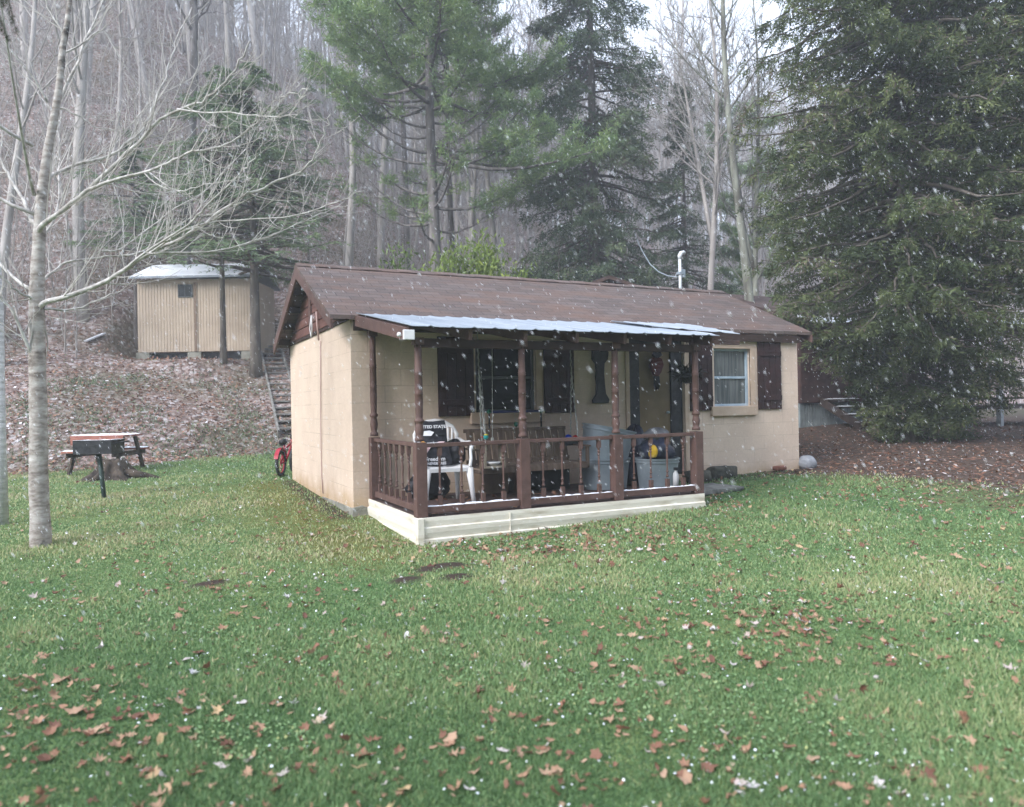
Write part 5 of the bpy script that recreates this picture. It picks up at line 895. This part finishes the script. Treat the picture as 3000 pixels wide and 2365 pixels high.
def plant_hw(k, P_, sc, rz_, label, group, name='hardwood_tree', tilt=0.0, m=None):
    e = empty(name, P_, rz_); e.scale = (sc, sc, sc); e.rotation_euler = (tilt, tilt*.5, rz_); tag(e, label, 'tree', group)
    for me in HW[k]:
        if m is not None: me = me.copy(); me.materials.clear(); me.materials.append(m)
        o_ = bpy.data.objects.new(me.name.split('.')[0], me); COL.objects.link(o_); o_.parent = e
    return e
# the far wood along the top of the slope: one mass of thin stems and branches
def prisms(A_, B_, ra, rb, g):
    d_ = unit(B_-A_); s1 = unit(np.cross(d_, g.normal(size=A_.shape))); s2 = np.cross(d_, s1); V_ = []
    for P_, r_ in ((A_, ra), (B_, rb)):
        for q in range(3): a_ = 2*math.pi*q/3; V_.append(P_+(s1*math.cos(a_)+s2*math.sin(a_))*np.broadcast_to(np.asarray(r_), (len(A_),))[:, None])
    V_ = np.stack(V_, 1).reshape(-1, 3); T_ = np.array([(0, 1, 4, 3), (1, 2, 5, 4), (2, 0, 3, 5)]); return V_, (np.arange(len(A_))[:, None, None]*6+T_[None]).reshape(-1, 4)
g = np.random.default_rng(88); nT = 1700; dd_ = 34+62*g.random(nT)**.8; pxx = -250+3500*g.random(nT); P0 = np.array([atd(px, 1180, d) for px, d in zip(pxx, dd_)]); P0[:, 2] = height(P0[:, 0], P0[:, 1])-.3; kk = (P0[:, 1]-toe(P0[:, 0])) > 11; P0 = P0[kk]; nT = len(P0); Ht = 9+10*g.random(nT); tops = P0+np.stack([g.normal(size=nT)*1.4, g.normal(size=nT)*1.4, Ht], 1)
VV_ = []; FF_ = []; off = 0
def addp(A_, B_, ra, rb):
    global off
    v_, f_ = prisms(A_, B_, ra, rb, g); VV_.append(v_); FF_.append(f_+off); off += len(v_)
addp(P0, tops, .04+.07*g.random(nT), .015)
for k in range(20):
    t_ = (.30+.68*g.random(nT))[:, None]; A_ = P0+(tops-P0)*t_; ln_ = (Ht*(.07+.16*g.random(nT)))[:, None]*(1.2-t_*.6); B_ = A_+unit(np.stack([g.normal(size=nT), g.normal(size=nT), .9+g.random(nT)], 1))*ln_; addp(A_, B_, .026, .012)
    for _ in range(2): t2_ = (.3+.6*g.random(nT))[:, None]; C_ = A_+(B_-A_)*t2_; addp(C_, C_+unit(np.stack([g.normal(size=nT), g.normal(size=nT), .7+.6*g.random(nT)], 1))*ln_*.5, .014, .007)
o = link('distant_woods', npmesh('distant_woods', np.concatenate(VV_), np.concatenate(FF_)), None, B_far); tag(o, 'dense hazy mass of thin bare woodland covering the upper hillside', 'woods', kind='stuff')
# leafless brush and saplings standing between the trunks
g = np.random.default_rng(89); nS = 5200; dS = 17+45*g.random(nS)**1.2; pS = -250+3500*g.random(nS); Q0 = np.array([atd(px, 1180, d) for px, d in zip(pS, dS)]); Q0[:, 2] = height(Q0[:, 0], Q0[:, 1])-.1; kk = ((Q0[:, 1]-toe(Q0[:, 0])) > 6.5) & ~((np.abs((Q0[:, 0]+.75)*.897-(Q0[:, 1]-15.6)*.442) < 2.4) & (Q0[:, 1] < 18)); Q0 = Q0[kk]; nS = len(Q0); hS = 1.8+4.5*g.random(nS)**2; tS = Q0+np.stack([g.normal(size=nS)*.25, g.normal(size=nS)*.25, np.ones(nS)], 1)*hS[:, None]
VV_ = []; FF_ = []; off = 0; addp(Q0, tS, .013+.012*g.random(nS), .005)
for k in range(9):
    t_ = (.2+.75*g.random(nS))[:, None]; A_ = Q0+(tS-Q0)*t_; B_ = A_+unit(np.stack([g.normal(size=nS), g.normal(size=nS), .8+g.random(nS)], 1))*(hS*.28)[:, None]*(1.2-t_); addp(A_, B_, .008, .004); C_ = A_+(B_-A_)*.5; addp(C_, C_+unit(g.normal(size=(nS, 3))+np.array([0, 0, .6]))*(hS*.12)[:, None], .005, .003)
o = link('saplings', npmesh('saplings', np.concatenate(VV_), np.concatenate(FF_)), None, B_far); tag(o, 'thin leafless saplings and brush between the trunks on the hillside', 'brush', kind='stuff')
g = np.random.default_rng(81); pts = []; tries = 0
while len(pts) < 285 and tries < 60000:
    tries += 1; d = 15+g.random()**.8*75; px = -150+3300*g.random(); P_ = atd(px, 1180, d); x, y = P_[0], P_[1]; s_ = y-float(toe(x))
    if s_ < 4.5: continue
    if 330 < px < 860 and d < 27: continue
    if any((x-a)**2+(y-b_)**2 < (1.1+d*.012)**2 for a, b_ in pts): continue
    pts.append((x, y)); k = int(g.choice([0, 1, 2, 3, 4, 5, 5, 5, 6, 6, 6, 7])); sc = .8+.45*g.random()
    if d < 40: plant_hw(k, (x, y, gz(x, y)-.1), sc, g.random()*6.28, 'slim bare grey hardwood on the lower slope of the leaf covered hillside', 'bare hardwoods on the lower hillside', tilt=g.normal()*.05)
    else: plant_hw(k, (x, y, gz(x, y)-.1), sc, g.random()*6.28, 'distant hazy bare hardwood high on the wooded hillside', 'distant hardwoods high on the hillside', tilt=g.normal()*.05)
for px, d, k, sc, lab, m in ((2100, 23, 3, 1.0, 'grey forked bare tree right of the roof mast, leftmost of the group there', None), (2185, 21, 1, .95, 'pale lichen covered tall bare trunk right of the mast', B_lich), (2225, 23.5, 7, .8, 'pale bare tree with low spreading limbs beside the big spruce', B_lich), (575, 24, 4, 1.05, 'thick dark bare tree leaning above the shed roof', B_grey), (1020, 26, 0, 1.1, 'leaning pale grey bare tree left of the large white pine', None), (1655, 27, 2, 1.0, 'thin grey trunk standing between the pine and the drooping spruce', None), (1455, 25, 1, .85, 'straight grey bare trunk right of the large white pine', None)):
    P_ = atd(px, 900, d); plant_hw(k, (P_[0], P_[1], gz(P_[0], P_[1])-.1), sc, px*.37, lab, None, 'bare_tree', .02, m)
# ------------------------------------------------------------------ grass, clover, leaves, snow
FOOT = lambda x, y: ((x > -.02) & (x < W+.02) & (y > -.02) & (y < D+.02)) | ((x > PX0-.06) & (x < PX1+.03) & (y > PY-.045) & (y < .1))
def scatter(n, dmin, dmax, g, power=1.0, amin=-43, amax=43):
    u = g.random(n); d = dmin*(dmax/dmin)**(u**power); a = np.radians(amin+(amax-amin)*g.random(n))+YAW; x = CAM[0]+d*np.sin(a); y = CAM[1]+d*np.cos(a); return x, y, d
g = np.random.default_rng(91); x, y, d = scatter(760000, 1.9, 24, g, 1.0, -60, 60); hs2 = y-toe(x); dr_ = dryness(x, y); ok = ~FOOT(x, y) & (g.random(len(x)) > np.clip(dr_*1.1, 0, 1)**.5) & ((hs2 < .3) | (g.random(len(x)) < .04))
for M_ in MOLE: ok &= (((x-M_[0])/.15)**2+((y-M_[1])/.11)**2) > .2+1.4*g.random(len(x))
ms = mossy(x, y); ok &= g.random(len(x)) > .75*np.clip(ms, 0, 1)
x, y, d, hs2 = x[ok], y[ok], d[ok], hs2[ok]; n = len(x); z = height(x, y); pat = np.sin(x*1.7+.6*np.sin(y*1.3))*np.cos(y*1.9+.7*np.sin(x*.9)); fine = np.sin(x*6.1+y*2)*np.cos(y*5.3-x)
hgt = (.022+.020*g.random(n))*(1+.42*pat+.25*fine)*(1+.015*d); wdt = .0035+.0012*d; D_ = np.stack([g.normal(size=n)*.55, g.normal(size=n)*.55, np.ones(n)], 1); Vv, Ff = cards(np.stack([x, y, z-.004], 1), D_, hgt, wdt, g, mid=.35)
far = smooth(5, 14, x+.3*y); va = np.clip(.42+.16*pat+.10*fine+.22*(g.random(n)-.5)*2+.20*far+.16*smooth(-4.5, -1.0, y)*(1-smooth(0.5, 3, x))+.45*dryness(x, y)+.14*np.sin(x*.55+y*.4+2)+.45*(g.random(n) < .05), 0, .98)
gmat = varmat('grass_blades', [(0, (.080, .148, .066)), (.35, (.150, .252, .108)), (.6, (.245, .338, .150)), (.85, (.41, .42, .21)), (1, (.50, .45, .30))], .6, .25, .3)
o = link('grass', npmesh('grass', Vv, Ff, va), None, gmat); tag(o, 'short green lawn grass in front of and around the cottage', 'grass', kind='stuff')
# clover and broad-leaved weeds in the lawn
n = 13000; x, y, d = scatter(n*6, 2.0, 16, g); cl_ = np.sin(x*2.3+1)*np.sin(y*1.9+.5)+.5*np.sin(x*5+y*4); ok = (cl_ > .25) & ~FOOT(x, y) & (dryness(x, y) < .3) & (y < toe(x)) & (mossy(x, y) < .5); x, y, d = x[ok][:n], y[ok][:n], d[ok][:n]; n = len(x)
P_ = np.stack([x, y, height(x, y)+.012+.02*g.random(n)], 1); D_ = np.stack([g.normal(size=n), g.normal(size=n), .25+g.random(n)*.5], 1); Vv, Ff = cards(P_, D_, .013+.001*d, .011+.001*d, g, tilt=np.stack([g.normal(size=n)*.3, g.normal(size=n)*.3, np.ones(n)], 1), mid=.5)
o = link('clover', npmesh('clover', Vv, Ff, g.random(n)), None, varmat('clover_leaves', [(0, (.12, .22, .09)), (.6, (.19, .30, .13)), (.93, (.27, .37, .18)), (1, (.42, .42, .16))], .5, .3, .25)); tag(o, 'low clover and broad leaved weeds among the lawn grass', 'clover', kind='stuff')
# leaf shapes: (x, y) outlines, fan triangulated round the centre, then curled
def lobed(n, depth, asp): a = np.linspace(0, 2*np.pi, n, endpoint=False); r = 1-depth*(np.arange(n) % 2); return np.stack([np.cos(a)*r*asp, np.sin(a)*r], 1)
SHP = [lobed(14, .48, .95), lobed(10, .36, .80), np.array([(0, -1), (.28, -.7), (.42, -.2), (.40, .3), (.2, .75), (0, 1), (-.2, .75), (-.40, .3), (-.42, -.2), (-.28, -.7)])*1.0, np.array([(0, -1.1), (.12, -.75), (.5, -.72), (.28, -.35), (.62, -.05), (.3, .1), (.55, .5), (.2, .5), (0, 1.05), (-.2, .5), (-.55, .5), (-.3, .1), (-.62, -.05), (-.28, -.35), (-.5, -.72), (-.12, -.75)])]
def leafverts(k, sz, g, curl):
    s_ = SHP[k]*(1+.16*g.normal(size=(len(SHP[k]), 1)).clip(-1.5, 1.5)); P_ = np.concatenate([[[0, 0]], s_*.55, s_]); r2 = (P_**2).sum(1); f = g.normal()*curl; h = curl*(.35*P_[:, 0]**2+.25*np.abs(P_[:, 1])**1.5)+.25*f*P_[:, 0]*P_[:, 1]+.12*np.sin(P_[:, 1]*4+f*3)*curl+.05*g.normal(size=len(P_)); Q = np.stack([P_[:, 0], P_[:, 1], h], 1)*sz
    m = len(s_); T_ = [(0, 1+i, 1+(i+1) % m) for i in range(m)]; T_ += [(1+i, 1+m+i, 1+m+(i+1) % m) for i in range(m)]+[(1+i, 1+m+(i+1) % m, 1+(i+1) % m) for i in range(m)]; return Q, np.array(T_)
def rotm(g, tilt):
    a = g.random()*6.28; t = g.normal()*tilt; b_ = g.random()*6.28; Rz = np.array([[math.cos(a), -math.sin(a), 0], [math.sin(a), math.cos(a), 0], [0, 0, 1]]); ax = np.array([math.cos(b_), math.sin(b_), 0]); K = np.array([[0, 0, ax[1]], [0, 0, -ax[0]], [-ax[1], ax[0], 0]]); return (np.eye(3)+math.sin(t)*K+(1-math.cos(t))*K@K)@Rz
LEAF = varmat('fallen_leaf', [(0, (.14, .065, .045)), (.25, (.26, .13, .085)), (.5, (.37, .215, .14)), (.72, (.44, .29, .20)), (.84, (.48, .35, .17)), (.88, (.48, .38, .34)), (1, (.62, .59, .60))], .6, .25, .2)
def leafmesh(name, items, g):
    VS, FS, VA, o_ = [], [], [], 0
    for x, y, z, sz, va, k, curl, tl in items:
        Q, T_ = leafverts(k, sz, g, curl); Q = Q@rotm(g, tl).T; Q += np.array([x, y, z-Q[:, 2].min()*.7]); VS.append(Q); FS.append(T_+o_); VA.append(np.full(len(T_), va)); o_ += len(Q)
    return npmesh(name, np.concatenate(VS), np.concatenate(FS), np.concatenate(VA))
def lawn_leaf(x, y, g, big=1.0): return (x, y, gz(x, y)+.012, (.016+.023*g.random()**1.8)*big, min(.999, g.random()*.80 if g.random() < .91 else .86+.14*g.random()), int(g.integers(0, 4)), .5+1.3*g.random(), .5)
items = []; x, y, d = scatter(16000, 2.3, 22, g, .8, -58, 58)
for a, b_, c_ in zip(x, y, d):
    if FOOT(a, b_) or b_ > toe(a) or g.random() < .66: continue
    items.append(lawn_leaf(a, b_, g))
def patch_leaves(px, py, sx, sy, n):
    for _ in range(n):
        P_, dd = ghit(px+g.normal()*sx, py+g.normal()*sy)
        if FOOT(P_[0], P_[1]): continue
        items.append(lawn_leaf(P_[0], P_[1], g))
for a in ((1500, 1610, 260, 14, 190), (1720, 1590, 230, 28, 260), (1900, 1545, 130, 14, 110), (2120, 1490, 60, 18, 60), (1450, 1650, 90, 14, 60), (2320, 1810, 130, 40, 120), (2150, 1900, 200, 60, 70), (150, 2050, 130, 120, 60), (250, 2180, 200, 110, 35), (2250, 1560, 200, 50, 110), (2600, 1480, 250, 60, 120), (1650, 1570, 280, 8, 110), (1085, 1500, 12, 14, 16), (2080, 1470, 30, 20, 40), (2800, 1750, 160, 120, 70), (2550, 1420, 300, 50, 160), (930, 1480, 60, 30, 30), (600, 1700, 160, 30, 50), (1180, 1590, 60, 10, 25), (2350, 1330, 40, 15, 40)): patch_leaves(*a)
o = link('fallen_leaves', leafmesh('fallen_leaves', items, g), None, LEAF); tag(o, 'scattered brown and tan fallen leaves over the lawn', 'leaves', kind='stuff')
# the large leaves one can pick out
BIG = [(225, 2095, .085, .66, 0), (265, 2155, .075, .70, 0), (540, 2150, .07, .30, 0), (340, 2195, .075, .42, 0), (110, 2125, .07, .55, 0), (180, 2000, .11, .62, 1), (820, 2130-55, .06, .70, 2), (715, 2067, .05, .95, 2), (765, 2145, .06, .55, 3), (1065, 2225, .09, .30, 1), (660, 2190, .055, .05, 3), (565, 2175, .055, .60, 1), (545, 1940, .05, .93, 2), (1340, 2015, .055, .83, 3), (1450, 2095, .055, .60, 1), (1185, 2325, .06, .80, 1), (1335, 2320, .06, .55, 0), (1375, 2325, .045, .95, 2), (1610, 2275, .07, .70, 3), (1740, 2070, .055, .55, 1), (1920, 2195, .055, .15, 3), (2205, 2315, .055, .97, 1), (2310, 2200, .055, .25, 1), (2385, 2235, .06, .7, 2), (2500, 2230, .055, .28, 0), (2575, 2310, .05, .96, 1), (2870, 2270, .06, .30, 0), (2960, 1970, .065, .9, 0), (1925, 1985, .055, .60, 2), (1955, 2070, .06, .45, 3), (650, 2255, .06, .92, 2), (130, 2235, .07, .08, 1), (420, 2190, .05, .05, 1), (880, 1950, .045, .62, 3), (1535, 1885, .06, .35, 2), (1590, 1895, .055, .55, 1), (2240, 1950, .06, .25, 3), (2350, 1770, .055, .92, 1)]
big0 = {}
for px, py, sz, va, k in BIG:
    P_, dd = ghit(px, py, 1.5); Q, T_ = leafverts(k, sz*.64, g, 1.0); me = npmesh('large_leaf', Q@rotm(g, .25).T, T_, np.full(len(T_), va)); me.materials.append(LEAF); o_ = bpy.data.objects.new('large_leaf', me); COL.objects.link(o_); o_.location = (P_[0], P_[1], P_[2]+.016)
    snowy = va > .86; tag(o_, 'snow whitened fallen leaf lying on the lawn grass' if snowy else 'large curled brown or tan fallen leaf lying on the near lawn', 'leaf', 'snow whitened leaves on the lawn' if snowy else 'large leaves on the near lawn')
# leaf litter of the bank: simple bent blades, thousands
n = 160000; x, y, d = scatter(n, 11.5, 60, g, 1.0, -55, 50); ok = (y-toe(x) > -.35) & (g.random(n) < smooth(-.4, .5, y-toe(x))+.02); x, y, d = x[ok], y[ok], d[ok]; n = len(x)
P_ = np.stack([x, y, height(x, y)+.01+.03*g.random(n)], 1); D_ = np.stack([g.normal(size=n), g.normal(size=n), .30*g.normal(size=n)+.1], 1); Vv, Ff = cards(P_, D_, (.060+.045*g.random(n))*(1+.006*np.maximum(d-18, 0)), (.042+.028*g.random(n))*(1+.006*np.maximum(d-18, 0)), g, tilt=np.stack([g.normal(size=n)*.45, g.normal(size=n)*.45, np.ones(n)], 1), mid=.5)
vv = g.random(n); snowp = .06+.09*(np.sin(x*.8+y*.5)+np.sin(y*1.1-x*.4) > .4); va = np.where(g.random(n) < snowp, .86+.14*vv, vv*.68)
o = link('leaf_litter', npmesh('leaf_litter', Vv, Ff, va), None, varmat('litter_leaf', [(0, (.14, .072, .052)), (.35, (.29, .155, .108)), (.7, (.40, .25, .18)), (.84, (.44, .30, .24)), (.88, (.60, .52, .52)), (1, (.80, .78, .82))], .75, .15, .15)); tag(o, 'reddish brown leaf litter with snow flecks covering the wooded bank', 'leaf litter', kind='stuff')
# dead needles, cones and leaf scraps on the bare earth under the spruces
n = 20000; x, y, d = scatter(n, 7, 30, g, 1.0, 8, 43); ok = g.random(n) < dryness(x, y); ok &= ~FOOT(x, y); x, y = x[ok], y[ok]; n = len(x); P_ = np.stack([x, y, height(x, y)+.006+.015*g.random(n)], 1); D_ = np.stack([g.normal(size=n), g.normal(size=n), .2*g.normal(size=n)], 1); Vv, Ff = cards(P_, D_, .05+.05*g.random(n), .02+.02*g.random(n), g, tilt=np.stack([g.normal(size=n)*.3, g.normal(size=n)*.3, np.ones(n)], 1)); vv = g.random(n); va = np.where(g.random(n) < .07, .88+.12*vv, vv*.42)
o = link('needle_litter', npmesh('needle_litter', Vv, Ff, va), None, LEAF); tag(o, 'brown needles and leaf scraps on the bare earth below the spruces', 'litter', kind='stuff')
# weeds greening the bank
n = 4500; cx_ = g.random((70, 2)); PX_, PY_ = [], []
for k in range(70):
    P_, dd = ghit(60+cx_[k, 0]*780, 1090+cx_[k, 1]*280, 8); PX_.append(P_[0]); PY_.append(P_[1])
ci = g.integers(0, 70, n); x = np.array(PX_)[ci]+g.normal(size=n)*.22; y = np.array(PY_)[ci]+g.normal(size=n)*.22; P_ = np.stack([x, y, height(x, y)+.01], 1); D_ = np.stack([g.normal(size=n)*.7, g.normal(size=n)*.7, .7*np.ones(n)], 1); Vv, Ff = cards(P_, D_, .05+.07*g.random(n), .022, g)
o = link('weeds', npmesh('weeds', Vv, Ff, g.random(n)), None, varmat('weed_leaves', [(0, (.06, .11, .05)), (.6, (.14, .20, .10)), (1, (.25, .30, .20))], .6, .2, .2)); tag(o, 'small green weeds growing through the leaves on the bank', 'weeds', kind='stuff')
# leaves blown onto the porch floor
items = [(PX0+.1+3.3*g.random(), PY+.12+1.1*g.random()**2, PZ+.004, .03+.025*g.random(), g.random()*.6, int(g.integers(0, 4)), .6, .3) for _ in range(46)]
o = link('porch_leaves', leafmesh('porch_leaves', items, g), None, LEAF); tag(o, 'dry brown leaves blown onto the porch floor', 'leaves', kind='stuff')
# snow grains caught in the lawn
n = 32000; x, y, d = scatter(n, 2.0, 22, g, .9, -58, 58); nz_ = np.sin(x*2.1+1.3*np.sin(y*1.7))*np.sin(y*2.6+1.1*np.sin(x*1.9))+.6*np.sin(x*7.3+y*3)*np.sin(y*6.1-x*2); ok = (g.random(n) < .10+.55*smooth(.3, 1.1, nz_)) & ~FOOT(x, y) & (y < toe(x)+2) & (mossy(x, y) < .7); x, y, d = x[ok], y[ok], d[ok]; n = len(x)
P_ = np.stack([x, y, height(x, y)+.020+.018*g.random(n)], 1); D_ = np.stack([g.normal(size=n), g.normal(size=n), .5*g.normal(size=n)], 1); sz = (.0022+.007*g.random(n)**2.5)*(1+.16*d); Vv, Ff = cards(P_, D_, sz*1.3, sz, g, tilt=np.stack([g.normal(size=n)*.5, g.normal(size=n)*.5, np.ones(n)], 1), mid=.5)
o = link('snow_grains', npmesh('snow_grains', Vv, Ff), None, M['snow']); tag(o, 'fine white snow grains dusted over the grass', 'snow', kind='stuff')
# snow in the air: small elongated wet flakes hanging at many depths
n = 21000; d = 2.0+(g.random(n)**.6)*13; px = -100+3200*g.random(n); py = -100+2000*g.random(n); P_ = CAM+d[:, None]*(FW+RT*((px-1500)/FPX)[:, None]-UP*((py-1182.5)/FPX)[:, None]); gzv = height(P_[:, 0], P_[:, 1]); inside = ((P_[:, 0] > -.1) & (P_[:, 1] > -1.75) & (P_[:, 1] < D+.2) & (P_[:, 0] < W+.2) & (P_[:, 2] < 3.4)); ok = (P_[:, 2] > gzv+.05) & ~inside; P_ = P_[ok]; n = len(P_)
fd = unit(RT*.50+np.array([0, 0, -.87])+g.normal(size=(n, 3))*.10); s1 = unit(np.cross(fd, g.normal(size=(n, 3)))); s2 = np.cross(fd, s1); a = .00125*(.6+.8*g.random((n, 1))); l = a*(7.0+4.0*g.random((n, 1)))
Vv = np.stack([P_-fd*l, P_+s1*a, P_+s2*a, P_-s1*a, P_-s2*a, P_+fd*l], 1).reshape(-1, 3); T_ = np.array([(0, 2, 1), (0, 3, 2), (0, 4, 3), (0, 1, 4), (5, 1, 2), (5, 2, 3), (5, 3, 4), (5, 4, 1)]); Ff = (np.arange(n)[:, None, None]*6+T_[None]).reshape(-1, 3)
o = link('snowflakes', npmesh('snowflakes', Vv, Ff), None, M['snow']); tag(o, 'small white snowflakes falling through the air before the cottage', 'snowflakes', kind='stuff')
# ------------------------------------------------------------------ haze of the falling snow
hz_ = MB().box(-150, -60, -8, 190, 215, 95).mesh('haze'); hmz = bpy.data.materials.new('snowy_air'); hmz.use_nodes = True; N = hmz.node_tree.nodes; L = hmz.node_tree.links; N.remove(N['Principled BSDF']); pv = N.new('ShaderNodeVolumePrincipled'); pv.inputs['Color'].default_value = (.86, .90, 1.0, 1); pv.inputs['Density'].default_value = 0.0034; pv.inputs['Anisotropy'].default_value = .2; L.new(pv.outputs[0], N['Material Output'].inputs['Volume'])
o = link('haze', hz_, None, hmz); tag(o, 'pale haze of falling snow filling the valley air', 'haze', kind='stuff')
